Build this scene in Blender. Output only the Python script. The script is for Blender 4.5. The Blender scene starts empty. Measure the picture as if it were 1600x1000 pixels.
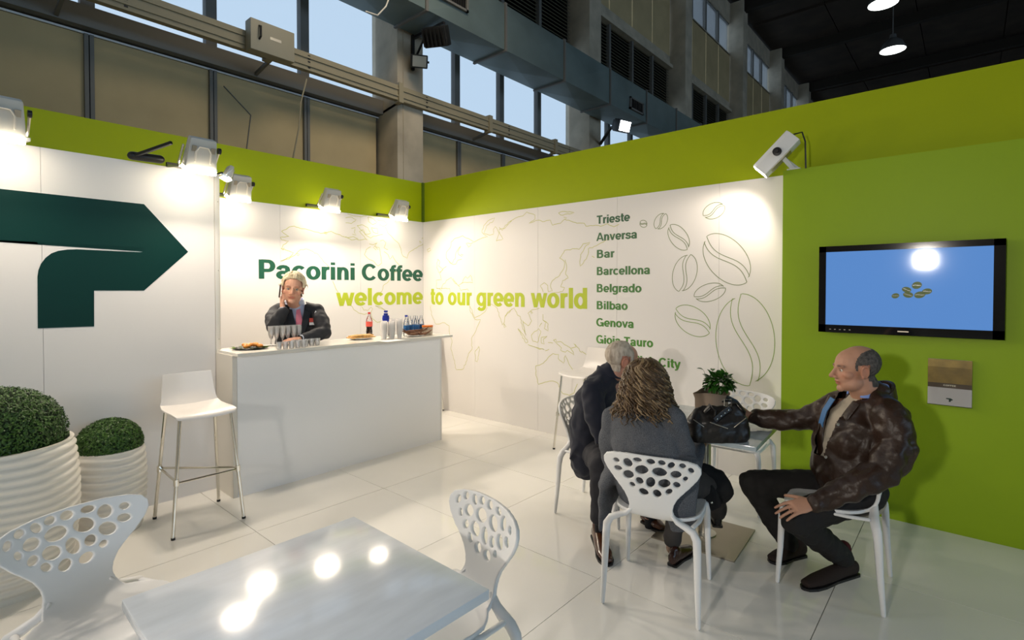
import bpy, bmesh, math, random
import numpy as np
from mathutils import Vector, Matrix, Euler, noise as mnoise
random.seed(7)
C = bpy.context.scene
COL = C.collection
R = math.radians

# ------------------------------------------------------------------ camera
FPX = 820.0; H = 1.6; HOR = 452.0; PITCH = R(1.0)
PPV = HOR + FPX * math.tan(PITCH)
YAW = -math.atan2(.7536, .6574)
cam_d = bpy.data.cameras.new('camera'); cam = bpy.data.objects.new('camera', cam_d); COL.objects.link(cam)
cam_d.sensor_width = 36; cam_d.lens = FPX / 1600 * 36
cam_d.shift_y = -(500 - PPV) / 1600
cam_d.clip_start = .05; cam_d.clip_end = 300
cam.location = (0, 0, H); cam.rotation_euler = (R(90) - PITCH, 0, YAW)
C.camera = cam
CM = Euler((R(90) - PITCH, 0, YAW)).to_matrix()
def ray(u, v): return CM @ Vector(((u - 800) / FPX, -(v - PPV) / FPX, -1))
O = Vector((0, 0, H))
def on_x(u, v, x): r = ray(u, v); return O + r * (x / r.x)
def on_y(u, v, y): r = ray(u, v); return O + r * (y / r.y)
def on_z(u, v, z): r = ray(u, v); return O + r * ((z - H) / r.z)
FW = Vector((.7536, .6574, 0))
def at(u, v, d): r = ray(u, v); return O + r * (d / r.dot(FW))

# ------------------------------------------------------------------ world, exposure
C.view_settings.view_transform = 'Standard'; C.view_settings.look = 'None'
C.view_settings.gamma = 1; C.view_settings.use_curve_mapping = False
C.view_settings.exposure = 0.05
C.cycles.use_denoising = True
C.cycles.max_bounces = 8; C.cycles.sample_clamp_indirect = 6
w = bpy.data.worlds.new('sky'); C.world = w; w.use_nodes = True
bg = w.node_tree.nodes['Background']; bg.inputs[0].default_value = (.56, .71, .87, 1); bg.inputs[1].default_value = 1.0

def area(name, loc, target, sx, sy, power, color, spread=180):
    l = bpy.data.lights.new(name, 'AREA'); l.shape = 'RECTANGLE'; l.size = sx; l.size_y = sy
    l.energy = power; l.color = color; l.spread = R(spread)
    o = bpy.data.objects.new(name, l); COL.objects.link(o); o.location = loc
    o.rotation_euler = (Vector(target) - Vector(loc)).to_track_quat('-Z', 'Y').to_euler()
    return o
# daylight entering through the windows of the opposite side of the hall
area('opposite_window_daylight', (3, -22, 7), (3, 0, 2), 34, 5, 1500, (.50, .74, 1.0))
# the general lamps of the exhibition hall, high above the stand
for i, (lx, ly) in enumerate(((-3, -4), (5, -5), (-4, 3))):
    area('hall_area_light', (lx, ly, 9.0), (lx + .6, ly + .8, 0), .9, .9, 22, (1, .93, .82), 140)
area('hall_area_light', (4.5, 3.0, 8.8), (6.2, 8.3, 3.2), 3, 2, 60, (1, .84, .62), 90)  # unseen warm fill added to brighten the column, cladding and duct
WARM = (1.0, .86, .70)
FLOOD = 26

# ------------------------------------------------------------------ helpers
class MB:
    def __init__(s): s.v = []; s.f = []
    def add(s, vs, fs):
        b = len(s.v); s.v += [tuple(v) for v in vs]; s.f += [tuple(b + i for i in f) for f in fs]; return s
    def box(s, a, b, rot=None, piv=None):
        x0, y0, z0 = a; x1, y1, z1 = b
        vs = [Vector(p) for p in ((x0,y0,z0),(x1,y0,z0),(x1,y1,z0),(x0,y1,z0),(x0,y0,z1),(x1,y0,z1),(x1,y1,z1),(x0,y1,z1))]
        if rot is not None:
            pv = Vector(piv or (0,0,0)); vs = [rot @ (v - pv) + pv for v in vs]
        return s.add(vs, [(0,3,2,1),(4,5,6,7),(0,1,5,4),(1,2,6,5),(2,3,7,6),(3,0,4,7)])
    def bar(s, p, q, wd, ht, up=(0,0,1)):
        p = Vector(p); q = Vector(q); t = (q - p).normalized(); up = Vector(up)
        sd = t.cross(up).normalized() * wd / 2; u = sd.cross(t).normalized() * ht / 2
        vs = [p-sd-u, p+sd-u, p+sd+u, p-sd+u, q-sd-u, q+sd-u, q+sd+u, q-sd+u]
        return s.add(vs, [(0,1,2,3),(7,6,5,4),(1,0,4,5),(2,1,5,6),(3,2,6,7),(0,3,7,4)])
    def loft(s, pts, rad, side=None, n=14, caps=True, round_=True):
        pts = [Vector(p) for p in pts]; rad = [(r, r) if not isinstance(r, (tuple, list)) else tuple(r) for r in rad]
        if caps and round_:
            t0 = (pts[0] - pts[1]).normalized(); t1 = (pts[-1] - pts[-2]).normalized()
            def cap(p, t, r):
                m = min(r); out = []
                for a in (25, 50, 75):
                    out.append((p + t * m * math.sin(R(a)), (r[0] - m + m * math.cos(R(a)), r[1] - m + m * math.cos(R(a)))))
                return out
            c0 = cap(pts[0], t0, rad[0]); c1 = cap(pts[-1], t1, rad[-1])
            pts = [c[0] for c in reversed(c0)] + pts + [c[0] for c in c1]
            rad = [c[1] for c in reversed(c0)] + rad + [c[1] for c in c1]
        N = len(pts); vs = []; prev = None
        for i in range(N):
            t = (pts[min(i+1, N-1)] - pts[max(i-1, 0)])
            if t.length < 1e-9: t = Vector((0,0,1))
            t.normalize()
            if side is not None:
                sv = side[i] if isinstance(side, list) else side
                a = Vector(sv); a = (a - t * a.dot(t)).normalized()
            elif prev is None:
                a = t.cross(Vector((0,0,1)) if abs(t.z) < .9 else Vector((1,0,0))).normalized()
            else: a = (prev - t * prev.dot(t)).normalized()
            prev = a; b = t.cross(a)
            for k in range(n):
                an = 2 * math.pi * k / n
                vs.append(pts[i] + a * (math.cos(an) * rad[i][0]) + b * (math.sin(an) * rad[i][1]))
        fs = []
        for i in range(N - 1):
            for k in range(n):
                k2 = (k + 1) % n
                fs.append((i*n+k, i*n+k2, (i+1)*n+k2, (i+1)*n+k))
        if caps:
            fs.append(tuple(reversed(range(n)))); fs.append(tuple((N-1)*n + k for k in range(n)))
        return s.add(vs, fs)
    def lathe(s, prof, c=(0,0,0), n=24, axis=None, close=False):
        c = Vector(c); vs = []
        q = Vector(axis).to_track_quat('Z', 'Y').to_matrix() if axis is not None else Matrix.Identity(3)
        for r, z in prof:
            for k in range(n):
                a = 2*math.pi*k/n; vs.append(c + q @ Vector((r*math.cos(a), r*math.sin(a), z)))
        fs = []
        for i in range(len(prof)-1):
            for k in range(n):
                k2 = (k+1) % n; fs.append((i*n+k, i*n+k2, (i+1)*n+k2, (i+1)*n+k))
        if prof[0][0] > 1e-6: fs.append(tuple(reversed(range(n))))
        if prof[-1][0] > 1e-6: fs.append(tuple((len(prof)-1)*n+k for k in range(n)))
        return s.add(vs, fs)
    def ell(s, c, r, rot=None, n=16, m=10):
        c = Vector(c); vs = []
        for i in range(m + 1):
            th = math.pi * i / m
            rr = max(math.sin(th), 1e-3)
            for k in range(n):
                a = 2*math.pi*k/n
                p = Vector((r[0]*rr*math.cos(a), r[1]*rr*math.sin(a), -r[2]*math.cos(th)))
                vs.append(c + (rot @ p if rot is not None else p))
        fs = []
        for i in range(m):
            for k in range(n):
                k2 = (k+1) % n; fs.append((i*n+k, i*n+k2, (i+1)*n+k2, (i+1)*n+k))
        fs.append(tuple(reversed(range(n)))); fs.append(tuple(m*n+k for k in range(n)))
        return s.add(vs, fs)
    def prism(s, poly, f0, f1):
        n = len(poly); a = [f0(p) for p in poly]; b = [f1(p) for p in poly]
        return s.add(a + b, [tuple(reversed(range(n))), tuple(n + i for i in range(n))] + [(i, (i+1)%n, n+(i+1)%n, n+i) for i in range(n)])
    def mesh(s, name, m=None, smooth=True, ang=40):
        me = bpy.data.meshes.new(name); me.from_pydata(s.v, [], s.f); me.update()
        if m: me.materials.append(m)
        fin(me, smooth, ang); return me
    def build(s, name, m=None, parent=None, smooth=True, ang=40, bevel=0):
        me = s.mesh(name, m, smooth, ang)
        if bevel:
            bm = bmesh.new(); bm.from_mesh(me)
            bmesh.ops.bevel(bm, geom=[e for e in bm.edges], offset=bevel, segments=2, affect='EDGES', profile=.6)
            bm.to_mesh(me); bm.free(); fin(me, True, 30)
        return link(name, me, parent)
def fin(me, smooth=True, ang=40):
    if smooth:
        me.polygons.foreach_set('use_smooth', [True] * len(me.polygons))
        me.set_sharp_from_angle(angle=R(ang))
def link(name, me, parent=None):
    o = bpy.data.objects.new(name, me); COL.objects.link(o)
    if parent is not None:
        o.parent = parent
        if parent.location.length > 0 or parent.rotation_euler.z:
            o.matrix_parent_inverse = Matrix.Identity(4)
    return o
def wparent(o, p):
    """geometry given in world coordinates under a thing with its own location"""
    o.parent = p; o.matrix_parent_inverse = (Matrix.Translation(p.location) @ p.rotation_euler.to_matrix().to_4x4()).inverted()
def thing(name, label, cat, loc=(0,0,0), rz=0, group=None):
    o = bpy.data.objects.new(name, None); COL.objects.link(o); o.location = loc; o.rotation_euler = (0,0,rz)
    o.empty_display_size = .1
    o['label'] = label; o['category'] = cat
    if group: o['group'] = group
    return o
def tag(o, label, cat, group=None):
    o['label'] = label; o['category'] = cat
    if group: o['group'] = group
    return o
def struct(o, label=None):
    o['kind'] = 'structure'
    if label: o['label'] = label
    return o
def copy_tree(o, parent=None):
    c = o.copy(); COL.objects.link(c)
    if parent is not None: c.parent = parent
    for ch in list(o.children): copy_tree(ch, c)
    return c

def mat(name, col, rough=.5, metal=0, spec=.5, var=0, vscale=8, bump=0, bscale=40, bdist=.002, trans=0, ior=1.45,
        emit=None, estr=0, alpha=1, coat=0, attr=None, stretch=None, sheen=0, detail=4, dark=None, wave=None):
    m = bpy.data.materials.new(name); m.use_nodes = True; nt = m.node_tree; N = nt.nodes; L = nt.links
    p = N['Principled BSDF']
    p.inputs['Base Color'].default_value = (*col, 1); p.inputs['Roughness'].default_value = rough
    p.inputs['Metallic'].default_value = metal; p.inputs['Specular IOR Level'].default_value = spec
    p.inputs['IOR'].default_value = ior; p.inputs['Transmission Weight'].default_value = trans
    p.inputs['Alpha'].default_value = alpha; p.inputs['Coat Weight'].default_value = coat
    p.inputs['Coat Roughness'].default_value = .08
    p.inputs['Sheen Weight'].default_value = sheen
    if emit: p.inputs['Emission Color'].default_value = (*emit, 1); p.inputs['Emission Strength'].default_value = estr
    tc = N.new('ShaderNodeTexCoord'); mp = N.new('ShaderNodeMapping'); L.new(tc.outputs['Object'], mp.inputs[0])
    if stretch: mp.inputs['Scale'].default_value = stretch
    base = None
    if attr:
        a = N.new('ShaderNodeAttribute'); a.attribute_name = attr; base = a.outputs['Color']
        L.new(base, p.inputs['Base Color'])
    if var or dark:
        nz = N.new('ShaderNodeTexNoise'); nz.inputs['Scale'].default_value = vscale; nz.inputs['Detail'].default_value = detail
        L.new(mp.outputs[0], nz.inputs[0])
        cr = N.new('ShaderNodeValToRGB'); cr.color_ramp.elements[0].position = .3; cr.color_ramp.elements[1].position = .7
        c0 = dark or tuple(max(0, c * (1 - var)) for c in col); c1 = tuple(min(1, c * (1 + var)) for c in col)
        if attr: c0 = (1-var,)*3; c1 = (1,)*3
        cr.color_ramp.elements[0].color = (*c0, 1); cr.color_ramp.elements[1].color = (*c1, 1)
        L.new(nz.outputs[0], cr.inputs[0])
        if attr:
            mx = N.new('ShaderNodeMix'); mx.data_type = 'RGBA'; mx.blend_type = 'MULTIPLY'; mx.inputs[0].default_value = 1
            L.new(base, mx.inputs[6]); L.new(cr.outputs[0], mx.inputs[7]); L.new(mx.outputs[2], p.inputs['Base Color'])
        else: L.new(cr.outputs[0], p.inputs['Base Color'])
    if bump:
        b = N.new('ShaderNodeBump'); b.inputs['Strength'].default_value = bump; b.inputs['Distance'].default_value = bdist
        if wave:
            t = N.new('ShaderNodeTexWave'); t.inputs['Scale'].default_value = bscale; t.inputs['Distortion'].default_value = wave
            t.bands_direction = 'Z'
        else:
            t = N.new('ShaderNodeTexNoise'); t.inputs['Scale'].default_value = bscale; t.inputs['Detail'].default_value = 4
        L.new(mp.outputs[0], t.inputs[0]); L.new(t.outputs[0], b.inputs['Height']); L.new(b.outputs[0], p.inputs['Normal'])
    return m
def glassy(name, col, rough=0.0, mixf=.12, blend=.35):
    """thin clear plastic or glass: mostly see-through, glossy by angle"""
    m = bpy.data.materials.new(name); m.use_nodes = True; nt = m.node_tree; N = nt.nodes; L = nt.links
    for n in list(N): N.remove(n)
    o = N.new('ShaderNodeOutputMaterial'); t = N.new('ShaderNodeBsdfTransparent'); t.inputs[0].default_value = (*col, 1)
    g = N.new('ShaderNodeBsdfGlossy'); g.inputs['Roughness'].default_value = rough
    fr = N.new('ShaderNodeLayerWeight'); fr.inputs[0].default_value = blend
    ma = N.new('ShaderNodeMath'); ma.operation = 'ADD'; ma.inputs[1].default_value = mixf; ma.use_clamp = True
    L.new(fr.outputs['Fresnel'], ma.inputs[0])
    mx = N.new('ShaderNodeMixShader'); L.new(ma.outputs[0], mx.inputs[0]); L.new(t.outputs[0], mx.inputs[1]); L.new(g.outputs[0], mx.inputs[2])
    L.new(mx.outputs[0], o.inputs[0]); return m

M = {}
M['white'] = mat('white_panel', (.80, .775, .755), .42, spec=.25)
M['white_gloss'] = mat('white_gloss_laminate', (.92, .91, .91), .12, spec=.5, coat=.3)
M['green'] = mat('green_wall_paint', (.34, .42, .004), .5, spec=.2)
M['green_block'] = mat('green_block_paint', (.27, .41, .012), .45, spec=.25)
M['tile'] = mat('glossy_white_tile', (.89, .87, .82), .07, spec=.6, var=.03, vscale=1.5)
M['grout'] = mat('grey_grout', (.25, .23, .2), .8)
M['plastic'] = mat('white_moulded_plastic', (.80, .80, .80), .35, spec=.4)
M['stoolw'] = mat('cream_white_plastic', (.82, .78, .74), .3)
M['chrome'] = mat('polished_chrome', (.75, .72, .65), .12, metal=1)
M['steel'] = mat('brushed_steel', (.42, .38, .31), .38, metal=.85)
M['alu'] = mat('satin_aluminium', (.62, .60, .54), .3, metal=.9)
M['profile'] = mat('pale_aluminium_profile', (.74, .70, .63), .4, metal=.2)
M['tabletop'] = mat('white_lacquer_tabletop', (.76, .81, .88), .13, spec=.6, coat=.4, var=.06, vscale=5, stretch=(1, 4, 1))
M['darkgreen'] = mat('dark_teal_green_vinyl', (.0, .030, .024), .45, spec=.25)
M['pac'] = mat('mid_green_vinyl', (.012, .10, .055), .45)
M['lime'] = mat('lime_green_vinyl', (.47, .56, .03), .45)
M['mapline'] = mat('pale_lime_outline_vinyl', (.56, .56, .20), .5)
M['black'] = mat('black_plastic', (.012, .012, .013), .4)
M['blackgloss'] = mat('black_gloss_plastic', (.006, .006, .008), .06, coat=.5)
M['concrete'] = mat('concrete', (.46, .40, .31), .9, var=.18, vscale=2, bump=.3, bscale=30)
M['beige'] = mat('beige_cladding_sheet', (.50, .39, .215), .75, var=.1, vscale=1.3)
M['hallmetal'] = mat('grey_painted_steel', (.16, .155, .145), .6)
M['traymetal'] = mat('cream_painted_steel', (.32, .28, .19), .55)
M['duct'] = mat('galvanised_duct_sheet', (.15, .20, .20), .5, metal=.3, var=.15, vscale=1.2)
M['ceil'] = mat('dark_roof_plank', (.035, .024, .016), .9, var=.3, vscale=1)
M['ceil_rib'] = mat('dark_roof_beam', (.02, .015, .01), .9)
M['louver'] = mat('olive_louver_blade', (.12, .11, .065), .6)
M['pane'] = glassy('frosted_window_glass', (.96, .98, 1), .3, .02, .08)
# ------------------------------------------------------------------ setting: the stand
XB = 4.66; YA = 5.69; YL = 4.56; XL = 1.64; ZP = 2.52; ZG = 3.06; XC = 4.47; YC = 1.104
fl = struct(MB().box((-4, -4, -.06), (XB + .1, YA + .1, -.012)).build('floor', M['grout'], smooth=False), 'glossy white tiled floor of the exhibition stand')
tile_me = MB().box((-.498, -.498, -.012), (.498, .498, 0)).mesh('tile', M['tile'], False)
for i in range(-2, 6):
    for j in range(-2, 7):
        x = -.02 + i; y = .03 + j
        if x - .5 < XB and y - .5 < YA:
            me = tile_me
            if x + .498 > XB or y + .498 > YA:
                me = MB().box((-.498, -.498, -.012), (min(.498, XB - x), min(.498, YA - y), 0)).mesh('tile', M['tile'], False)
            t = link('tile', me, fl); t.location = (x, y, 0)
hf = struct(MB().box((-12, -26, -.2), (62, 8.6, -.07)).build('floor_hall', M['concrete'], smooth=False), 'concrete floor of the hall beyond the stand')

def panels(parent, axis, c, a0, seams, z0, z1, m, th=.015, sgn=-1):
    """white boards standing proud of the wall, one object each"""
    for a, b in zip(seams[:-1], seams[1:]):
        a, b = min(a, b) + .001, max(a, b) - .001
        if axis == 'y': bx = MB().box((a, c + sgn * th, z0), (b, c, z1))
        else: bx = MB().box((c + sgn * th, a, z0), (c, b, z1))
        bx.build('panel', m, parent, smooth=False)
# back wall (behind the counter) and right wall, green above white panels
wb = struct(MB().box((-3.4, YA, 0), (XB + .1, YA + .1, ZG)).build('wall_back', M['green'], smooth=False), 'green wall behind the counter with white boards below')
panels(wb, 'y', YA, 0, [XB - .015, 3.66, 2.66, 1.66, .66, -.34, -1.34, -2.34, -3.4], .0, ZP, M['white'])
wr = struct(MB().box((XB, -4, 0), (XB + .1, YA, ZG)).build('wall_right', M['green'], smooth=False), 'long green wall with white boards below')
panels(wr, 'x', XB, 0, [YA - .015, 4.67, 3.665, 2.66, 1.654, YC], .0, ZP, M['white'])
struct(MB().box((XB - .03, YA - .03, ZP), (XB, YA, ZG)).build('trim_1', mat('dark_green_corner_strip', (.10, .16, .01), .5), None, smooth=False), 'dark green corner strip where the two green walls meet')
# logo wall
wl = struct(MB().box((-3.4, YL, 0), (XL - .04, YL + .06, ZP)).build('wall_left', M['white'], smooth=False), 'white wall carrying the dark green arrow logo')
panels(wl, 'y', YL, 0, [XL - .04, .565, -.44, -1.44, -2.44, -3.4], 0, ZP, M['white'])
struct(MB().box((XL - .038, YL - .02, 0), (XL, YL + .07, ZP)).build('trim_2', M['profile'], smooth=False, bevel=.003), 'pale upright profile at the end of the logo wall')
pr = COL.objects['trim_2']
for z in (.5, 1.2, 1.75, 2.3):
    MB().lathe([(.004, 0), (.004, .002), (0, .002)], (XL - .015, YL - .02, z), 8, axis=(0, -1, 0)).build('screw', M['steel'], pr)
# screen block
wn = struct(MB().box((XC, -4, 0), (XB - .001, YC, ZP)).build('wall_screen', M['green_block'], smooth=False), 'green block projecting from the right wall, carrying the screen')
# skirting joint shadow strips
# ---- logo
def poly_on_y(name, px, y, th, m, parent):
    pts = [on_y(u, v, y) for u, v in px]
    bm = bmesh.new(); vs = [bm.verts.new(p) for p in pts]; f = bm.faces.new(vs)
    bmesh.ops.triangulate(bm, faces=[f], ngon_method='EAR_CLIP')
    r = bmesh.ops.extrude_face_region(bm, geom=bm.faces[:]); 
    bmesh.ops.translate(bm, verts=[g for g in r['geom'] if isinstance(g, bmesh.types.BMVert)], vec=(0, -th, 0))
    bmesh.ops.recalc_face_normals(bm, faces=bm.faces[:])
    me = bpy.data.meshes.new(name); bm.to_mesh(me); bm.free(); me.materials.append(m); return link(name, me, parent)
logo = [(-150, 279), (225, 319), (294, 393.5), (225, 454), (147, 454), (147, 510), (59, 513), (58.5, 432), (60, 422), (64, 412), (71, 403), (80, 396), (91, 392), (105, 390), (120, 389.5),
        (219, 394), (223, 393.3), (225, 390.5), (224, 387.5), (220, 386), (-150, 368)]
poly_on_y('logo', logo, YL - .0152, .0015, M['darkgreen'], wl)

# ---- lettering: bold sans letters drawn stroke by stroke (cap height 1)
def arc(cx, cy, rx, ry, a0, a1, n=14): return [(cx + rx * math.cos(R(a0 + (a1-a0)*k/n)), cy + ry * math.sin(R(a0 + (a1-a0)*k/n))) for k in range(n + 1)]
XH = .74
def bowl(cx): return arc(cx, .37, .235, .30, 0, 360, 28)
def arch(x0, x1): return [(x0, .36)] + arc((x0+x1)/2 + .01, .44, (x1-x0)/2 - .01, .225, 170, 0, 10) + [(x1, 0)]
GL = {
 'o': (.70, [bowl(.35)]), 'c': (.66, [arc(.35, .37, .235, .30, 42, 318, 24)]),
 'e': (.69, [arc(.35, .37, .235, .30, 0, 318, 26), [(.12, .345), (.66, .345)]]),
 'a': (.68, [[(.12, .5), (.14, .58), (.21, .645), (.31, .665), (.42, .65), (.49, .59), (.505, .5), (.505, .14), (.54, 0)], arc(.30, .215, .19, .145, 0, 360, 20)]),
 'r': (.45, [[(.16, 0), (.16, XH)], [(.16, .36), (.18, .52), (.25, .62), (.36, .655), (.44, .65)]]),
 'i': (.33, [[(.165, 0), (.165, XH)], [(.165, .85), (.165, 1.0)]]), 'l': (.33, [[(.165, 0), (.165, 1)]]),
 'n': (.70, [[(.16, 0), (.16, XH)], arch(.16, .54)]), 'h': (.70, [[(.16, 0), (.16, 1)], arch(.16, .54)]),
 'm': (1.06, [[(.16, 0), (.16, XH)], arch(.16, .53), arch(.53, .90)]),
 'u': (.70, [[(.54, 0), (.54, XH)], [(.70 - x, XH - y) for x, y in arch(.16, .54)]]),
 'f': (.40, [[(.205, 0), (.205, .80), (.24, .88), (.32, .92), (.42, .915)], [(.03, .665), (.41, .665)]]),
 't': (.41, [[(.20, .96), (.20, .20), (.23, .11), (.30, .08), (.40, .085)], [(.03, .665), (.40, .665)]]),
 'd': (.72, [bowl(.335), [(.565, 0), (.565, 1)]]), 'b': (.72, [bowl(.385), [(.155, 0), (.155, 1)]]),
 'g': (.72, [bowl(.335), [(.565, XH), (.565, -.04), (.53, -.13), (.44, -.19), (.32, -.205), (.2, -.18), (.13, -.1)]]),
 'w': (.94, [[(.09, .78), (.27, -.04)], [(.27, -.04), (.47, .78)], [(.47, .78), (.67, -.04)], [(.67, -.04), (.85, .78)]]),
 'v': (.66, [[(.09, .78), (.33, -.04)], [(.33, -.04), (.57, .78)]]),
 'y': (.66, [[(.09, .78), (.33, 0)], [(.57, .78), (.36, .04), (.29, -.12), (.2, -.19), (.09, -.19)]]),
 's': (.64, [[(.54, .5), (.5, .6), (.42, .65), (.32, .665), (.2, .645), (.13, .57), (.15, .47), (.25, .41), (.4, .36), (.51, .29), (.53, .19), (.46, .11), (.33, .075), (.2, .095), (.12, .15), (.09, .24)]]),
 'P': (.78, [[(.17, 0), (.17, 1)], [(.17, .92), (.45, .92)] + arc(.45, .68, .19, .24, 90, -90, 12) + [(.17, .44)]]),
 'B': (.84, [[(.17, 0), (.17, 1)], [(.17, .92), (.44, .92)] + arc(.44, .73, .17, .19, 90, -90, 10) + [(.17, .54)], [(.17, .54), (.47, .54)] + arc(.47, .31, .2, .23, 90, -90, 10) + [(.17, .08)]]),
 'C': (.90, [arc(.45, .5, .34, .43, 38, 322, 26)]),
 'G': (.94, [arc(.46, .5, .35, .43, 42, 345, 26), [(.5, .43), (.86, .43)], [(.80, .46), (.80, 0)]]),
 'T': (.76, [[(.03, .92), (.73, .92)], [(.38, .9), (.38, 0)]]),
 'A': (.86, [[(.08, -.05), (.42, 1.04)], [(.78, -.05), (.44, 1.04)], [(.2, .28), (.66, .28)]]),
 'H': (.88, [[(.18, 0), (.18, 1)], [(.70, 0), (.70, 1)], [(.18, .54), (.70, .54)]]),
 'M': (1.04, [[(.17, 0), (.17, 1)], [(.87, 0), (.87, 1)], [(.19, 1.04), (.52, .0)], [(.85, 1.04), (.52, 0)]]),
 'O': (.94, [arc(.46, .5, .35, .43, 0, 360, 28)]), 'F': (.72, [[(.17, 0), (.17, 1)], [(.17, .92), (.68, .92)], [(.17, .5), (.62, .5)]]),
 'E': (.78, [[(.17, 0), (.17, 1)], [(.17, .92), (.72, .92)], [(.17, .52), (.68, .52)], [(.17, .08), (.73, .08)]]), ' ': (.34, [])}
def letter(name, txt, m, parent, org, xdir, width, cap, bold=1.0):
    xd = Vector(xdir); n = xd.cross(Vector((0, 0, 1))); org = Vector(org)
    tot = sum(GL[c][0] for c in txt) - .14; s = width / tot; mb = MB(); x0 = -.07; lv = 0
    for c in txt:
        adv, strokes = GL[c]
        top = 1.0 if (c.isupper() or c in 'bdfhlkit') else (.96 if c == 't' else XH)
        bot = -1 if c in 'gy' else 0
        dg = c in 'wvAMy'
        for st in strokes:
            N = len(st); closed = st[0] == st[-1] or math.hypot(st[0][0]-st[-1][0], st[0][1]-st[-1][1]) < 1e-6
            Lp = []; Rp = []; lv += 1
            for i in range(N):
                a = st[i-1] if i else (st[-2] if closed else st[0]); b = st[i+1] if i < N-1 else (st[1] if closed else st[-1])
                tx, ty_ = b[0]-a[0], b[1]-a[1]; l = math.hypot(tx, ty_) or 1; tx /= l; ty_ /= l
                wd = math.hypot(.225 * ty_, .175 * tx) * bold * (.92 if dg else 1) / 2
                for lst, sg in ((Lp, 1), (Rp, -1)):
                    px = st[i][0] - ty_ * wd * sg; py = st[i][1] + tx * wd * sg
                    if dg: py = min(max(py, bot), top)
                    lst.append((px, py))
            lift = n * (.0011 + .00003 * (lv % 5))
            vs = [org + xd * ((x0 + p[0]) * s) + Vector((0, 0, p[1] * cap)) + lift for p in Lp + Rp]
            vs2 = [v - lift for v in vs]
            fs = []
            for i in range(N - 1):
                fs += [(i, N+i, N+i+1, i+1), (i, i+1, 2*N+i+1, 2*N+i), (N+i+1, N+i, 3*N+i, 3*N+i+1)]
            if not closed: fs += [(0, 2*N, 3*N, N), (N-1, 2*N-1, 4*N-1, 3*N-1)]
            mb.add(vs + vs2, fs)
        x0 += adv
    return mb.build(name, m, parent, smooth=False)
YW = YA - .0152; XW = XB - .0152
letter('lettering', 'Pacorini Coffee', M['pac'], wb, (2.43, YW, 1.712), (1, 0, 0), 2.19, .205)
letter('lettering', 'welcome', M['lime'], wb, (3.345, YW, 1.40), (1, 0, 0), 1.275, .215)
letter('lettering', 'to our green world', M['lime'], wr, (XW, 5.507, 1.395), (0, -1, 0), 2.49, .22)
names = ['Trieste', 'Anversa', 'Bar', 'Barcellona', 'Belgrado', 'Bilbao', 'Genova', 'Gioia Tauro', 'Ho Chi Minh City']
ends = [983, 994.5, 959, 1015, 1001.5, 980, 990, 1020, 1063]
for i, (t, e) in enumerate(zip(names, ends)):
    k = i / 8; m = mat('city_green_%s' % 'abcdefghi'[i], (.035 + .05 * k, .115 + .15 * k, .055 - .02 * k), .45)
    y1 = on_x(e, 452, XW).y; letter('lettering', t, m, wr, (XW, 2.892, 2.27 - .175 * i), (0, -1, 0), 2.892 - y1, .084)

# ---- thin outlines (map, beans)
def ribbon(mb, pts, nrm, wd, closed=False, th=.0008):
    pts = [Vector(p) for p in pts]; nrm = Vector(nrm); N = len(pts)
    if N < 2: return
    L_ = []; R_ = []
    for i in range(N):
        a = pts[(i-1) % N] if closed or i > 0 else pts[i]; b = pts[(i+1) % N] if closed or i < N-1 else pts[i]
        t = (b - a)
        if t.length < 1e-7: t = Vector((0,0,1))
        t.normalize(); s = t.cross(nrm) * wd / 2; L_.append(pts[i] + s + nrm * th); R_.append(pts[i] - s + nrm * th)
    fs = []; 
    for i in range(N if closed else N-1): j = (i+1) % N; fs.append((i, j, N+j, N+i))
    mb.add(L_ + R_, fs)
def rough(pts, amp=.9, step=3.0):
    out = []
    for (x0, y0), (x1, y1) in zip(pts[:-1], pts[1:]):
        L0 = math.hypot(x1-x0, y1-y0); n = max(1, int(L0 / step))
        for k in range(n):
            f = k / n; a = amp * (0 if k == 0 else 1)
            out.append((x0 + (x1-x0)*f + random.uniform(-a, a), y0 + (y1-y0)*f + random.uniform(-a, a)))
    out.append(pts[-1]); return out
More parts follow.
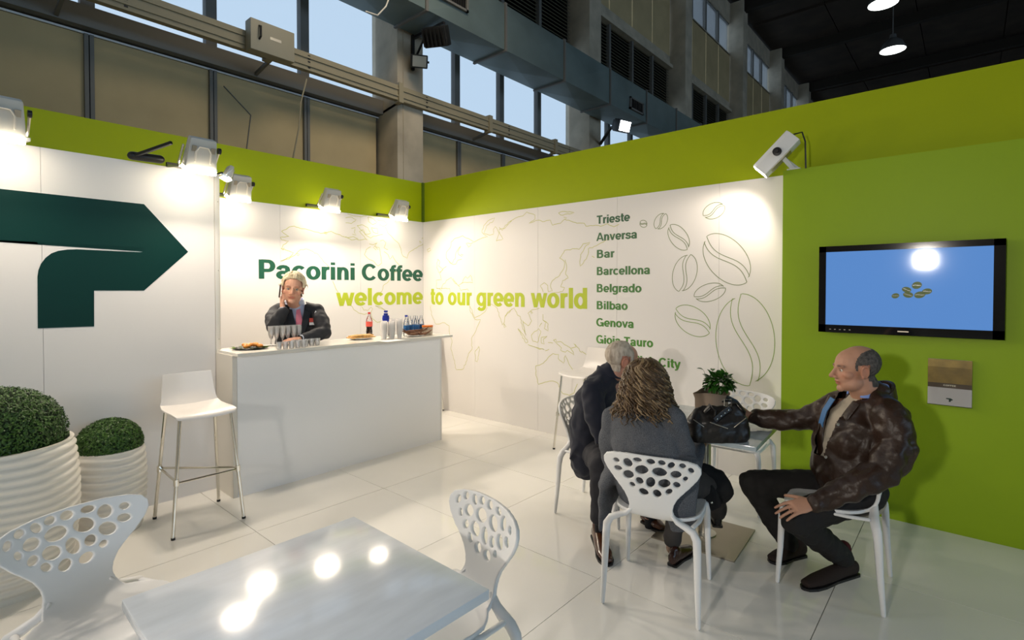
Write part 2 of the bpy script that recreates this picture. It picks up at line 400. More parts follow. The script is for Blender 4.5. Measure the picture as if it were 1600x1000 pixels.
maps = {  # crop origin, scale, polylines
 'a': ((420, 330), 6.666, [
  [(133,210),(180,190),(210,165),(265,155),(330,180),(450,205),(540,232),(600,225),(650,210),(700,235),(760,260),(830,275),(880,265),(930,290)],
  [(133,210),(180,245),(210,265),(120,270),(135,300),(205,310),(150,350),(135,390),(190,410),(255,432),(215,480),(120,520),(210,498),(270,460),(330,400),(385,392),(460,420),(520,455),(560,510),(600,550),(625,580)],
  [(665,730),(690,790),(720,840),(745,900)], [(565,225),(600,238),(615,222),(575,218)], [(125,385),(150,405),(160,380)], [(290,440),(320,450),(310,465),(290,455)]]),
 'b': ((540, 330), 6.666, [
  [(0,265),(60,300),(110,290),(160,300),(200,290),(230,300),(190,260),(140,210),(180,190),(200,240),(260,280),(290,260),(340,250),(390,240)],
  [(0,120),(60,130),(110,90),(60,60),(0,70)], [(120,150),(170,140),(230,170),(260,230),(210,240),(170,200),(120,150)], [(230,60),(290,80),(330,110),(280,140),(240,110),(230,60)],
  [(60,180),(100,170),(90,220),(110,250),(70,240)], [(270,170),(330,180),(340,230),(290,220),(270,170)], [(330,90),(400,100),(440,130),(390,160),(350,140)], [(20,30),(80,50),(160,60),(220,50)],
  [(260,370),(215,400),(195,450),(230,490),(290,520),(340,570),(375,540),(370,480),(360,420),(350,380),(300,360),(340,400)], [(245,340),(290,350),(330,330),(290,380),(320,405)],
  [(400,420),(440,450),(460,500),(490,460),(520,520),(560,560),(570,600),(500,640),(440,740),(390,780),(380,830),(350,860)],
  [(410,160),(440,230),(500,290),(555,340),(580,420),(600,470),(640,490),(660,430),(720,390),(800,350),(830,310)], [(825,160),(815,210),(832,250),(790,290),(815,275)], [(770,310),(790,325),(775,335),(770,310)], [(360,310),(390,300),(420,330),(400,380),(440,400)]]),
 'c': ((530, 470), 8.89, [[(160,60),(200,120),(270,170),(350,190),(390,175)], [(310,80),(340,130),(400,135),(440,90),(465,110),(440,160),(460,250),(530,300),(600,290)], [(500,70),(560,80),(640,130),(590,110),(500,70)], [(830,290),(860,310),(895,308)]]),
 'd': ((660, 330), 6.666, [
  [(300,320),(350,280),(420,255),(480,285),(540,320),(500,340),(455,335),(480,375),(510,350)], [(300,320),(290,380),(250,430),(250,490),(290,540),(320,555),(350,550),(370,510),(410,500)],
  [(400,365),(370,400),(345,450),(345,490),(300,545),(280,520)], [(400,365),(370,420),(375,450),(410,470),(425,455),(400,450)],
  [(160,500),(180,520),(170,570),(215,610),(170,640),(150,590),(160,500)], [(50,400),(80,385),(90,405),(60,425),(50,400)],
  [(250,575),(215,600),(180,650),(200,715),(145,720),(145,800),(200,825),(215,760),(270,710),(300,690),(340,750),(390,790),(360,760),(320,700)],
  [(390,800),(400,825),(470,810),(480,830)], [(400,760),(420,740),(450,680),(470,700),(500,665),(525,745),(440,740),(380,770)], [(150,805),(285,805),(290,840)],
  [(540,320),(600,290),(680,265),(620,220),(640,150),(700,90),(755,70),(740,100),(670,150),(640,230),(700,250),(740,240),(740,190),(760,160),(800,230),(770,310)], [(770,310),(840,290),(810,240),(800,190),(860,180),(900,130),(930,100)]]),
 'e': ((780, 320), 6.25, [
  [(0,220),(30,250),(60,200),(110,160),(170,125),(230,110),(270,70),(350,100),(350,140),(290,180),(380,150),(440,165),(500,150),(520,200),(600,180),(640,140),(700,160),(760,180),(830,180),(850,210),(940,200),(990,210),(1060,185),(1120,215),(1170,190)],
  [(580,80),(640,65),(735,75),(690,90),(600,100),(580,80)], [(630,120),(660,130),(640,145)],
  [(590,520),(640,445),(740,430),(780,435),(820,380),(885,365),(830,430),(795,490),(790,600),(850,530),(870,480),(870,430),(950,400),(1000,370),(1060,340),(1110,290)],
  [(590,520),(635,550),(635,610),(590,690),(520,740),(500,790),(520,840),(480,850),(475,790),(440,760),(400,790),(430,850)], [(645,535),(660,600),(650,680),(675,715),(620,740),(600,800),(640,810),(620,845),(530,860)], [(905,500),(930,515)]]),
 'f': ((660, 470), 7.143, [
  [(95,50),(100,150),(150,260),(250,245),(300,280),(305,370),(330,440),(320,540),(350,650),(380,770),(450,765),(500,660),(515,590),(555,540),(548,420),(600,330),(650,210),(590,210),(540,130),(525,50)],
  [(530,60),(585,190),(640,165),(700,120),(725,70)], [(750,30),(810,60),(840,90),(890,270),(915,240),(920,180),(1000,90)], [(910,255),(935,290),(915,300),(910,255)], [(630,510),(590,560),(590,670),(610,680),(640,550),(630,510)]]),
 'g': ((780, 470), 6.667, [
  [(60,160),(110,105),(155,75),(190,150),(220,165),(240,270),(280,360),(265,300),(240,200),(300,260),(340,210),(300,130),(340,95),(420,75)],
  [(195,290),(250,350),(300,430),(280,440),(195,290)], [(300,455),(380,485),(470,510),(400,495),(300,455)], [(335,360),(410,290),(435,320),(400,435),(350,420),(335,360)], [(330,110),(350,125),(335,135),(330,110)],
  [(455,140),(455,200),(510,240),(510,315),(470,290),(490,220),(455,200)], [(420,270),(445,230)], [(440,380),(500,370),(460,400),(470,450),(440,440),(440,380)], [(510,435),(560,440)], [(480,520),(520,505)],
  [(565,410),(590,400),(600,430),(640,425),(740,490),(780,565),(710,515),(690,535),(640,515),(650,490),(600,445),(565,410)], [(750,495),(800,480),(775,445),(810,480),(860,540)], [(860,525),(910,560),(905,590)],
  [(380,680),(460,650),(520,580),(560,550),(620,560),(615,600),(670,650),(690,570),(740,680),(780,740)], [(380,680),(385,780),(410,870),(500,845),(560,835),(600,850),(625,890)], [(620,890),(660,965),(730,985),(780,960),(800,900),(815,865)]])}
m1 = MB(); m2 = MB()
for key, ((ox, oy), sc, pls) in maps.items():
    for pl in pls:
        px = rough([(ox + a / sc, oy + b / sc) for a, b in pl], .8, 3.2)
        if key in 'abc':
            ribbon(m1, [on_y(u, v, YW) for u, v in px if u < 663], (0, -1, 0), .0065)
        else:
            ribbon(m2, [on_x(u, v, XW) for u, v in px], (-1, 0, 0), .0065)
m1.build('map_outline', M['mapline'], wb); m2.build('map_outline', M['mapline'], wr)
beans = [(310,205,17,16,-20),(390,193,40,27,60),(472,267,66,40,-52),(634,145,52,35,28),(693,368,135,88,-46),(500,431,86,54,75),(615,520,72,40,18),(536,651,92,60,-33),(778,738,205,135,-82)]
m3 = M['beanline'] = mat('green_bean_outline_vinyl', (.22, .27, .13), .5); m4 = mat('light_green_bean_outline_vinyl', (.24, .36, .08), .5)
for bi, (cx, cy, a, b, ang) in enumerate(beans):
    ca, sa = math.cos(R(ang)), -math.sin(R(ang)); g = b * .13; mb = MB()
    for sg in (1, -1):
        S = lambda p: -b * .28 * math.sin(math.pi * p / a * .9) * .9
        sh = a * .04 * sg
        loc = []; N = 30
        for k in range(N + 1):
            th = math.pi * (.045 + .91 * k / N); p = a * math.cos(th); loc.append((p + sh, sg * max(b * math.sin(th), 0)))
        pe, ps = loc[-1][0], loc[0][0]
        for k in range(0, 21):
            p = pe + (ps - pe) * k / 20; loc.append((p, S(p) + sg * g))
        px = [(900 + (cx + p * ca - q * sa * -1 * -1) / 2.941, 280 + (cy + p * sa + q * ca * 1) / 2.941) for p, q in loc]
        ribbon(mb, [on_x(u, v, XW) for u, v in px], (-1, 0, 0), .0055, closed=True)
    mb.build('bean_outline', m3 if bi < 7 else m4, wr)

# ------------------------------------------------------------------ setting: the exhibition hall behind
YH = 8.5; BAY = 6.4; X0 = 5.88
ho = struct(MB().box((-12, YH + .25, 0), (62, YH + .3, 4.8)).build('wall_hall', M['concrete'], smooth=False), 'side wall of the hall with cladding, louvres and windows')
panel_me = MB().box((-.78, -.03, 0), (.78, 0, 3.0)).mesh('cladding_panel', M['beige'], False)
fr = M['hallmetal']
wi = 0
for k in range(-2, 8):
    xa = X0 + BAY * k + .6; xb = X0 + BAY * (k + 1)
    col = MB().box((xa - .6, YH - .6, -.07), (xa, YH + .2, 14.8)).build('column', M['concrete'], ho, smooth=False, bevel=.02)
    n = 4; pw = (xb - xa) / n
    for i in range(n):
        x = xa + pw * i
        if k <= 1:
            MB().box((x + .05, YH, 1.9), (x + pw - .05, YH + .03, 4.83)).build('cladding_panel', M['beige'], ho, smooth=False)
            MB().box((x - .05, YH - .06, 1.9), (x - .006, YH, 4.83)).box((x + .006, YH - .06, 1.9), (x + .05, YH, 4.83)).build('post', fr, ho, smooth=False)
        else: MB().box((x, YH, 2), (x + pw, YH + .03, 4.83)).build('cladding_panel', M['beige'], ho, smooth=False)
        if k >= 0: MB().box((x + .03, YH, 10.25), (x + pw - .03, YH + .04, 12.45)).build('cladding_panel', M['beige'], ho, smooth=False)
    MB().box((xa, YH + .03, 4.80), (xb, YH + .25, 5.13)).build('infill', fr, ho, smooth=False)
    MB().box((xa, YH - .16, 4.9), (xb, YH - .13, 5.12)).box((xa, YH - .16, 4.88), (xb, YH + .03, 4.9)).box((xa, YH - .16, 5.12), (xb, YH + .03, 5.14)).build('beam', M['hallmetal'], ho, smooth=False)
    MB().box((xa, YH - .02, 4.835), (xb, YH + .0, 4.86)).build('light_slit_strip', mat('painted_slit_light', (.7, .72, .75), .3), ho, smooth=False)  # slit of light under the beam, put in as a pale-coloured strip
    for (z0, z1, nm, kk) in ((5.14, 8.32, 4, -9), (12.5, 13.9, 4, 0)):
        if k < kk: continue
        wi += 1
        W = struct(MB().box((xa, YH + .05, z1 - .06), (xb, YH + .12, z1)).box((xa, YH + .05, z0), (xb, YH + .12, z0 + .05)).build('window_%d' % wi, fr, smooth=False), 'row of frosted hall windows between concrete columns')
        for i in range(nm):
            x = xa + pw * i
            MB().box((x + .06, YH + .08, z0 + .05), (x + pw - .06, YH + .09, z1 - .06)).build('pane', M['pane'], W, smooth=False)
            MB().box((x - .075, YH + .0, z0), (x + .075, YH + .13, z1)).build('mullion', fr, W, smooth=False)
    MB().box((xa, YH + .0, 8.32), (xb, YH + .15, 8.36)).box((xa, YH, 9.78), (xb, YH + .2, 10.25)).box((xa, YH - .12, 9.78), (xb, YH, 9.9)).box((xa, YH, 12.4), (xb, YH + .15, 12.5)).box((xa, YH, 13.9), (xb, YH + .2, 14.8)).build('beam', M['concrete'], ho, smooth=False)
    if k >= 0:
        for i in range(n):
            x = xa + pw * i
            mb = MB()
            MB().box((x - .05, YH - .03, 8.36), (x + .05, YH + .1, 9.78)).build('post', fr, ho, smooth=False)
            for j in range(14):
                z = 8.45 + j * .1; b = MB().box((x + .05, YH + .02, z - .006), (x + pw - .05, YH + .1, z + .006), Euler((R(45), 0, 0)).to_matrix(), (x, YH + .06, z)).build('louver', M['louver'], ho, smooth=False)
            MB().box((x, YH + .14, 8.36), (x + pw, YH + .16, 9.78)).build('backing', M['black'], ho, smooth=False)
# ceiling: dark planks and ribs
ce = struct(MB().box((-12, -26, 14.95), (62, 9, 15.1)).build('ceiling', M['ceil_rib'], smooth=False), 'dark plank ceiling of the hall')
for i in range(0, 15):
    for j in range(0, 6):
        x = 4 + i * 4; y = 8.4 - j * 3.2
        MB().box((x + .04, y - 3.16, 14.80 + .05 * ((i * 7 + j * 3) % 3)), (x + 3.96, y, 14.95)).build('ceiling_panel', M['ceil'], ce, smooth=False)
for i in range(1, 9): MB().box((X0 + BAY * i + .1, -26, 14.3), (X0 + BAY * i + .4, 8.5, 14.8)).build('roof_beam', M['ceil_rib'], ce, smooth=False)
struct(MB().box((60, -26, 0), (60.3, 9, 15)).build('wall_far', M['ceil'], smooth=False), 'dark far end wall of the hall')
wo = struct(MB().box((-12, -26, 0), (62, -25.8, 5)).box((-12, -26, 8.5), (62, -25.8, 15)).build('wall_opposite', M['beige'], smooth=False), 'opposite side wall of the hall with a window band')
struct(MB().box((-12.2, -26, 0), (-12, 9, 15)).build('wall_end', M['beige'], smooth=False), 'near end wall of the hall')

# ---- services in the hall
# square duct
DY0, DY1, DZ0, DZ1 = 6.98, 7.84, 6.33, 7.22
du = thing('air_duct', 'large square galvanised air duct running under the hall windows', 'duct', (8, 7.4, 6.3))
def wb_(mb, name, m, parent, **k):
    o = mb.build(name, m, None, **k); wparent(o, parent); return o
for i in range(16):
    x = -.2 + i * 2.0
    mb = MB(); mb.box((x, DY0, DZ0), (x + 1.98, DY1, DZ1))
    c = Vector((x + .99, (DY0 + DY1) / 2, DZ0 - .03)); q = [Vector((x, DY0, DZ0)), Vector((x + 1.98, DY0, DZ0)), Vector((x + 1.98, DY1, DZ0)), Vector((x, DY1, DZ0))]
    mb.add(q + [c], [(0,4,1),(1,4,2),(2,4,3),(3,4,0)])
    c2 = Vector((x + .99, DY0 - .03, (DZ0 + DZ1) / 2)); q2 = [Vector((x, DY0, DZ0)), Vector((x + 1.98, DY0, DZ0)), Vector((x + 1.98, DY0, DZ1)), Vector((x, DY0, DZ1))]
    mb.add(q2 + [c2], [(0,1,4),(1,2,4),(2,3,4),(3,0,4)])
    wb_(mb, 'duct_section', M['duct'], du, smooth=False)
    f = MB()
    for (a, b) in (((x - .03, DY0 - .035, DZ0 - .035), (x + .02, DY1 + .02, DZ0)), ((x - .03, DY0 - .035, DZ1), (x + .02, DY1 + .02, DZ1 + .03)), ((x - .03, DY0 - .035, DZ0), (x + .02, DY0, DZ1))): f.box(a, b)
    wb_(f, 'flange', M['hallmetal'], du, smooth=False)
for gx, gz in ((6.35, 6.78), (13.15, 6.62)):
    g = MB().box((gx - .38, DY0 - .07, gz - .16), (gx + .38, DY0 - .0, gz - .12)).box((gx - .38, DY0 - .07, gz + .12), (gx + .38, DY0, gz + .16)).box((gx - .38, DY0 - .07, gz - .16), (gx - .33, DY0, gz + .16)).box((gx + .33, DY0 - .07, gz - .16), (gx + .38, DY0, gz + .16))
    G = wb_(g, 'grille', M['hallmetal'], du, smooth=False)
    s = MB().box((gx - .33, DY0 - .035, gz - .12), (gx + .33, DY0 - .03, gz + .12))
    for j in range(12): s.box((gx - .33 + j * .056, DY0 - .06, gz - .12), (gx - .31 + j * .056, DY0 - .035, gz + .12))
    o = s.build('grille_slats', M['black'], None, smooth=False); o.parent = G
# cable tray
ty = YH - .72
tr = thing('busbar_trunking', 'cream metal busbar trunking running along the columns', 'trunking', (5, ty, 5.0))
for i in range(12):
    x = -1.2 + i * 2.35
    mb = MB().box((x, ty, 5.0), (x + 2.34, ty + .1, 5.27)).box((x, ty - .02, 5.06), (x + 2.34, ty, 5.09)).box((x, ty - .02, 5.18), (x + 2.34, ty, 5.21))
    wb_(mb, 'trunking_length', M['traymetal'], tr, smooth=False)
    wb_(MB().box((x - .05, ty - .04, 4.96), (x + .05, ty + .12, 5.31)), 'joint_cover', M['traymetal'], tr, smooth=False)
    s = MB()
    for q in range(5): s.box((x + .6, ty - .003, 5.03 + q * .045), (x + .64, ty + .001, 5.055 + q * .045))
    wb_(s, 'vent_slots', M['black'], tr, smooth=False)
    wb_(MB().bar((x + .05, ty + .05, 5.0), (x + .05, YH - .02, 4.9), .04, .05), 'bracket', M['hallmetal'], tr, smooth=False)
jb = thing('tap_off_box', 'grey metal switch box with a black handle clipped to the trunking', 'switch box', (3.45, ty - .1, 4.96))
wb_(MB().box((3.15, ty - .22, 4.95), (3.78, ty - .042, 5.38)), 'box_body', mat('grey_cream_steel', (.36, .33, .25), .5), jb, smooth=False, bevel=.01)
wb_(MB().loft([(3.27, ty - .22, 5.12), (3.27, ty - .27, 5.14), (3.27, ty - .27, 5.28), (3.27, ty - .22, 5.30)], [.014]*4), 'handle', M['black'], jb)
wb_(MB().box((3.42, ty - .223, 5.16), (3.58, ty - .22, 5.2)), 'rating_plate', M['alu'], jb, smooth=False)
cb = MB().loft([on_y(479, 124, ty - .012), on_y(470, 160, ty - .03), on_y(467, 200, ty), on_y(458, 246, ty)], [.012]*4).build('hanging_cable', M['traymetal']); tag(cb, 'pale cable hanging down from the trunking to the green wall', 'cable')
cb = MB().loft([on_y(350, 135, YH - .008) , on_y(392, 180, YH - .008), on_y(385, 236, YH - .008)], [.008]*3).build('hanging_cable', M['hallmetal']); tag(cb, 'thin grey cable loosely hanging across the beige cladding', 'cable')
cb = MB().loft([on_y(572, 18, DY0), on_y(590, 24, DY0), on_y(603, 10, DY0), on_y(610, -8, DY0)], [.012]*4).build('cable_loop', M['profile']); tag(cb, 'pale cable looped under the air duct at the top edge', 'cable')
# conduit on column
cf = X0 - .0; 
cn = MB().loft([(X0 + .13, YH - .608, 2.6), (X0 + .13, YH - .608, 8)], [.009]*2).build('conduit', M['concrete'], None); tag(cn, 'thin grey conduit running down the concrete column', 'conduit')
# black work lamps on the column
def worklamp(name, label, c, face, lit=False, s=1.0):
    t = thing(name, label, 'floodlight', c)
    fd = Vector(face).normalized(); q = fd.to_track_quat('Y', 'Z').to_matrix(); c = Vector(c)
    def B(a, b, nm, m, bev=0):
        mb = MB().box([k * s for k in a], [k * s for k in b]); mb.v = [tuple(c + q @ Vector(v)) for v in mb.v]
        return wb_(mb, nm, m, t, smooth=False, bevel=bev)
    B((-.16, -.1, -.12), (.16, .06, .12), 'housing', M['black'], .02)
    for j in range(6): B((-.15 + j * .055, -.15, -.1), (-.13 + j * .055, -.1, .1), 'cooling_fin', M['black'])
    B((-.13, .06, -.095), (.13, .075, .095), 'lens', mat('lit_lens', (.9,.9,.9), .2, emit=(.85, .93, 1), estr=9) if lit else M['alu'])
    B((-.19, -.03, -.02), (-.165, .02, .02), 'yoke', M['black'])
    return t
L1 = at(655, 96, 9.65); worklamp('work_floodlight', 'small square black floodlight fixed low on the concrete column', L1, (-.6, -.9, -.45), s=.95)
L2 = at(683, 57, 9.3); worklamp('work_floodlight', 'black finned floodlight seen from behind under the duct', L2, (.75, .4, .5), s=1.35)
br = MB().bar(on_y(645, 110, YH - .63), on_y(645, 55, YH - .63), .05, .05).bar(on_y(645, 60, YH - .63), at(694, 36, 9.25), .05, .05).bar(on_y(645, 100, YH - .63), at(665, 55, 9.5), .03, .03).build('lamp_bracket', M['black'], smooth=False); tag(br, 'black angled bracket carrying two floodlights on the column', 'bracket')
L3 = at(973, 197, 13.6); worklamp('work_floodlight', 'lit white floodlight on an arm above the right green wall', L3, (-.3, -1, -.35), True, s=1.3)
br = MB().bar(on_y(938, 225, YH - .62), at(955, 199, 14.0), .06, .06).bar(at(955, 199, 14.0), at(966, 196, 13.75), .05, .05).build('lamp_bracket', M['black'], smooth=False); tag(br, 'black arm reaching up to the lit floodlight above the green wall', 'bracket')
# pendants
for i, (u, v, d) in enumerate(((1395, 75, 20.0), (1380, 2, 17.0))):
    c = at(u, v, d); t = thing('hall_pendant', ['round hall pendant lamp farther from the top edge', 'round hall pendant lamp cut by the top edge'][i], 'lamp', c, group=None)
    wb_(MB().lathe([(.42, -.08), (.40, .0), (.3, .22), (.12, .36), (.1, .5)], c, 24), 'reflector', mat('grey_reflector', (.1, .1, .1), .4), t)
    wb_(MB().lathe([(0.01, -.085), (.41, -.085), (.41, -.07), (.01, -.07)], c, 24), 'lamp_glass', mat('lit_pendant_glass', (1,1,1), .5, emit=(.93, 1, .93), estr=6), t)
    wb_(MB().loft([c + Vector((0,0,.5)), Vector((c.x, c.y, 14.8))], [.015, .015]), 'cable', M['hallmetal'], t)
# ------------------------------------------------------------------ stand lamps
M['lampbody'] = mat('pale_grey_lamp_casting', (.55, .54, .50), .35)
M['glow'] = mat('lit_halogen_glass', (1, 1, 1), .3, emit=(1, .87, .66), estr=26)
def floodlight(label, c, face, wall_y, group='stand floodlights', sc=1.0, power=FLOOD):
    """head on a bracket from the wall top; face = horizontal direction away from the wall"""
    t = thing('stand_floodlight', label, 'floodlight', c, 0, group)
    c = Vector(c); yv = Vector(face).normalized(); xv = Vector((0,0,1)).cross(yv) * -1; B3 = Matrix((xv, yv, (0,0,1))).transposed()
    T = Euler((R(-24), 0, 0)).to_matrix()
    def put(mb, nm, m, par=t, tilt=True, **k):
        mb.v = [tuple(c + sc * (B3 @ ((T @ Vector(v)) if tilt else Vector(v)))) for v in mb.v]; return wb_(mb, nm, m, par, **k)
    # housing: box narrowing towards its top
    v = [(-.105,-.05,-.10),(.105,-.05,-.10),(.105,.055,-.10),(-.105,.055,-.10),(-.085,-.04,.11),(.085,-.04,.11),(.085,.03,.11),(-.085,.03,.11)]
    put(MB().add(v, [(0,3,2,1),(4,5,6,7),(0,1,5,4),(1,2,6,5),(2,3,7,6),(3,0,4,7)]), 'housing', M['lampbody'], smooth=False, bevel=.012)
    put(MB().loft([(-.05,.060,-.05),(-.05,.052,.02),(-.03,.047,.055),(.03,.047,.055),(.05,.052,.02),(.05,.060,-.05)], [.006]*6, n=6), 'rib', M['profile'])
    for sx in (-1, 1): put(MB().box((sx*.062-.014, .045, .02), (sx*.062+.014, .053, .06)), 'vent_recess', M['steel'], smooth=False)
    put(MB().box((-.1, -.06, -.135), (.1, .075, -.10)), 'lamp_glass', M['glow'], smooth=False, bevel=.012)
    for sx in (-.118, .118): put(MB().loft([(sx,0,.04),(sx,-.05,-.1)], [.008]*2, n=6), 'yoke', M['alu'])
    put(MB().lathe([(.022,0),(.022,.02),(0,.02)], (-.108,0,.04), 12, axis=(-1,0,0)), 'knob', M['black'])
    dist = abs(wall_y) / sc
    for sx in (-.118, .118): put(MB().bar((sx,-.05,-.1), (sx,-dist,-.06), .02, .02), 'bracket_arm', M['alu'], tilt=False, smooth=False)
    put(MB().bar((-.13,-dist+.015,-.05), (.13,-dist+.015,-.05), .03, .03), 'clamp', M['black'], tilt=False, smooth=False)
    lp = c + B3 @ Vector((0, .01, -.19))
    area('stand_floodlight_beam', lp, lp + B3 @ Vector((0, .8, -1)), .18, .12, power, WARM, 180)
    return t
fx = Vector((0, -1, 0))
floodlight('lit stand floodlight above the logo, cut by the left edge', (.36, 4.22, 2.60), fx, .33, power=10)
floodlight('lit stand floodlight at the right end of the logo wall', (1.40, 4.22, 2.585), fx, .33, power=17)
floodlight('lit stand floodlight above the first letters of the green sign', (2.12, 5.36, 2.60), fx, .33)
floodlight('lit stand floodlight in the middle of the counter back wall', (3.09, 5.36, 2.605), fx, .33)
floodlight('lit stand floodlight nearest the corner of the green walls', (4.03, 5.36, 2.60), fx, .33, power=11)
floodlight('small lit lamp seen sideways just past the end of the logo wall', (1.73, 4.60, 2.56), (1, 0, 0), .08, sc=.5, power=3)
floodlight('stand floodlight beyond the left edge of the frame', (-.75, 4.22, 2.60), fx, .33, power=11)
# arm with coiled flex of the second lamp
br = MB().bar((1.22, 4.24, 2.63), (1.05, 4.5, 2.545), .02, .02).loft([(1.05, 4.5, 2.55), (1.22, 4.5, 2.555)], [.03, .03]).build('lamp_bracket', M['black']); tag(br, 'dark arm and clamp beside the floodlight on the logo wall', 'bracket')
# the projector spotlight on the block
pc = Vector(at(1213, 246, 4.06)); pt = thing('display_spotlight', 'long white box spotlight on the corner of the green block', 'spotlight', pc)
tgt = on_x(1155, 330, XB); ax = (tgt - pc).normalized()
ax = (at(1188, 272, 4.12) - pc).normalized()
Q = ax.to_track_quat('Y', 'Z').to_matrix()
def pp(mb, nm, m, par=pt, **k):
    mb.v = [tuple(pc + .92 * (Q @ Vector(v))) for v in mb.v]; return wb_(mb, nm, m, par, **k)
body = [(-.075,-.2,-.05),(-.075,-.2,.05),(-.045,-.2,.085),(.045,-.2,.085),(.075,-.2,.05),(.075,-.2,-.05)]
mb = MB(); b2 = [(x, .16, z) for x, y, z in body]; mb.add(body + b2, [tuple(range(6)), tuple(reversed(range(6, 12)))] + [(i, 6+i, 6+(i+1)%6, (i+1)%6) for i in range(6)])
pp(mb, 'housing', M['plastic'], smooth=False, bevel=.004)
pp(MB().box((-.06, -.10, -.056), (.06, .1, -.049)), 'vent_panel', M['steel'], smooth=False)
pp(MB().lathe([(.034, 0), (.034, .02), (.015, .024), (.012, .04), (0, .04)], (-.075, -.03, .01), 16, axis=(-1, 0, 0)), 'tilt_knob', M['black'])
pp(MB().box((-.065, .161, -.045), (.065, .165, .07)), 'lens', mat('lit_spot_lens', (1,1,1), .3, emit=(1, .88, .68), estr=20), smooth=False)
foot = Vector((4.55, 1.04, ZP))
wb_(MB().bar(pc + Q @ Vector((-.068, -.03, .01)), foot + Vector((-.05, 0, .012)), .032, .012, up=(1, 0, 0)), 'yoke', M['plastic'], pt, smooth=False)
wb_(MB().bar(pc + Q @ Vector((.068, -.03, 0)), foot + Vector((.08, -.02, .012)), .032, .012, up=(1, 0, 0)), 'yoke', M['plastic'], pt, smooth=False)
wb_(MB().box((foot.x - .07, foot.y - .05, ZP), (foot.x + .09, foot.y + .04, ZP + .012)), 'base_plate', M['plastic'], pt, smooth=False)
e0 = pc + Q @ Vector((.02, -.2, .03))
wb_(MB().loft([e0, e0 + Vector((.02, -.05, .01)), e0 + Vector((.03, -.07, -.06)), Vector((e0.x + .03, e0.y - .075, ZP))], [.006]*4, n=6), 'power_cord', M['black'], pt)
l = bpy.data.lights.new('display_spotlight_beam', 'SPOT'); l.energy = 24; l.color = WARM; l.spot_size = R(120); l.spot_blend = .6; l.shadow_soft_size = .06
o = bpy.data.objects.new('display_spotlight_beam', l); COL.objects.link(o); o.location = pc + ax * .22
dl = (Vector((XB, 1.6, 1.9)) - o.location).normalized() * .7 + ax * .6
o.rotation_euler = dl.to_track_quat('-Z', 'Y').to_euler()

# ------------------------------------------------------------------ the screen
def R2(y0, y1, z0, z1, xf, xb): return ((xf, min(y0, y1), z0), (xb, max(y0, y1), z1))
XT = XC - .07
a = on_x(1280, 388, XT); b = on_x(1570, 526, XT)
ty0, ty1, tz1, tz0 = a.y, b.y, 1.912, 1.288
tv = thing('wall_screen', 'flat black-framed screen showing coffee beans on blue, hung on the green block', 'screen', (XT, (ty0+ty1)/2, tz0))
wb_(MB().box((XT + .012, ty1 + .01, tz0 + .01), (XC - .02, ty0 - .01, tz1 - .01)), 'back_casing', M['black'], tv, smooth=False)
wb_(MB().box((XC - .02, (ty0+ty1)/2 - .2, tz0 + .15), (XC, (ty0+ty1)/2 + .2, tz1 - .15)), 'wall_bracket', M['steel'], tv, smooth=False)
bw = .045
fm = MB().box((XT, ty1, tz0), (XT + .02, ty0, tz0 + .055)).box((XT, ty1, tz1 - .042), (XT + .02, ty0, tz1)).box((XT, ty0 - bw, tz0), (XT + .02, ty0, tz1)).box((XT, ty1, tz0), (XT + .02, ty1 + bw + .01, tz1))
wb_(fm, 'bezel', M['blackgloss'], tv, smooth=False)
scm = mat('lit_blue_screen', (.02, .03, .05), .055, emit=(.14, .36, .86), estr=.64); SC = (ty1 + bw + .01, ty0 - bw, tz0 + .055, tz1 - .042)
sc_ = wb_(MB().box((XT + .004, SC[0], SC[2]), (XT + .014, SC[1], SC[3])), 'display', scm, tv, smooth=False)
mbn = mat('screen_bean', (.02, .03, .02), .05, emit=(.16, .19, .08), estr=.55); mbd = mat('screen_bean_groove', (.01,.01,.01), .2, emit=(.06, .07, .04), estr=.6)
for cx, cy, rx, ry, an in ((589,309,26,18,-12),(537,331,24,14,8),(545,357,26,15,5),(604,357,29,17,-10),(640,340,26,15,-8),(481,362,20,13,-10)):
    def sp(px, py): return on_x(1250 + px / 3.226, 350 + py / 3.226, XT + .0035)
    ca, sa = math.cos(R(an)), math.sin(R(an)); N = 18
    pts = [sp(cx + rx*math.cos(t)*ca - ry*math.sin(t)*sa, cy + rx*math.cos(t)*sa + ry*math.sin(t)*ca) for t in [2*math.pi*k/N for k in range(N)]]
    q = MB().add(pts + [p + Vector((.0006,0,0)) for p in pts], [tuple(range(N)), tuple(reversed(range(N, 2*N)))]).build('pictured_bean', mbn, None, smooth=False); wparent(q, tv)
    gr = MB(); ribbon(gr, [sp(cx + p*ca - (ry*.25*math.sin(p/rx*2))*sa, cy + p*sa*1 + ry*.25*math.sin(p/rx*2)) for p in (-rx*.8, -rx*.4, 0, rx*.4, rx*.8)], (-1,0,0), .006, th=.0006)
    g = wb_(gr, 'pictured_groove', mbd, tv, smooth=False)
wb_(MB().box((XT - .0006, (ty0+ty1)/2 - .03, tz0 + .022), (XT, (ty0+ty1)/2 + .03, tz0 + .03)), 'maker_mark', M['steel'], tv, smooth=False)
for k in range(5): wb_(MB().box((XT - .0006, ty0 - .08 - .03*k, tz0 + .02), (XT, ty0 - .07 - .03*k, tz0 + .024)), 'indicator', M['steel'], tv, smooth=False)

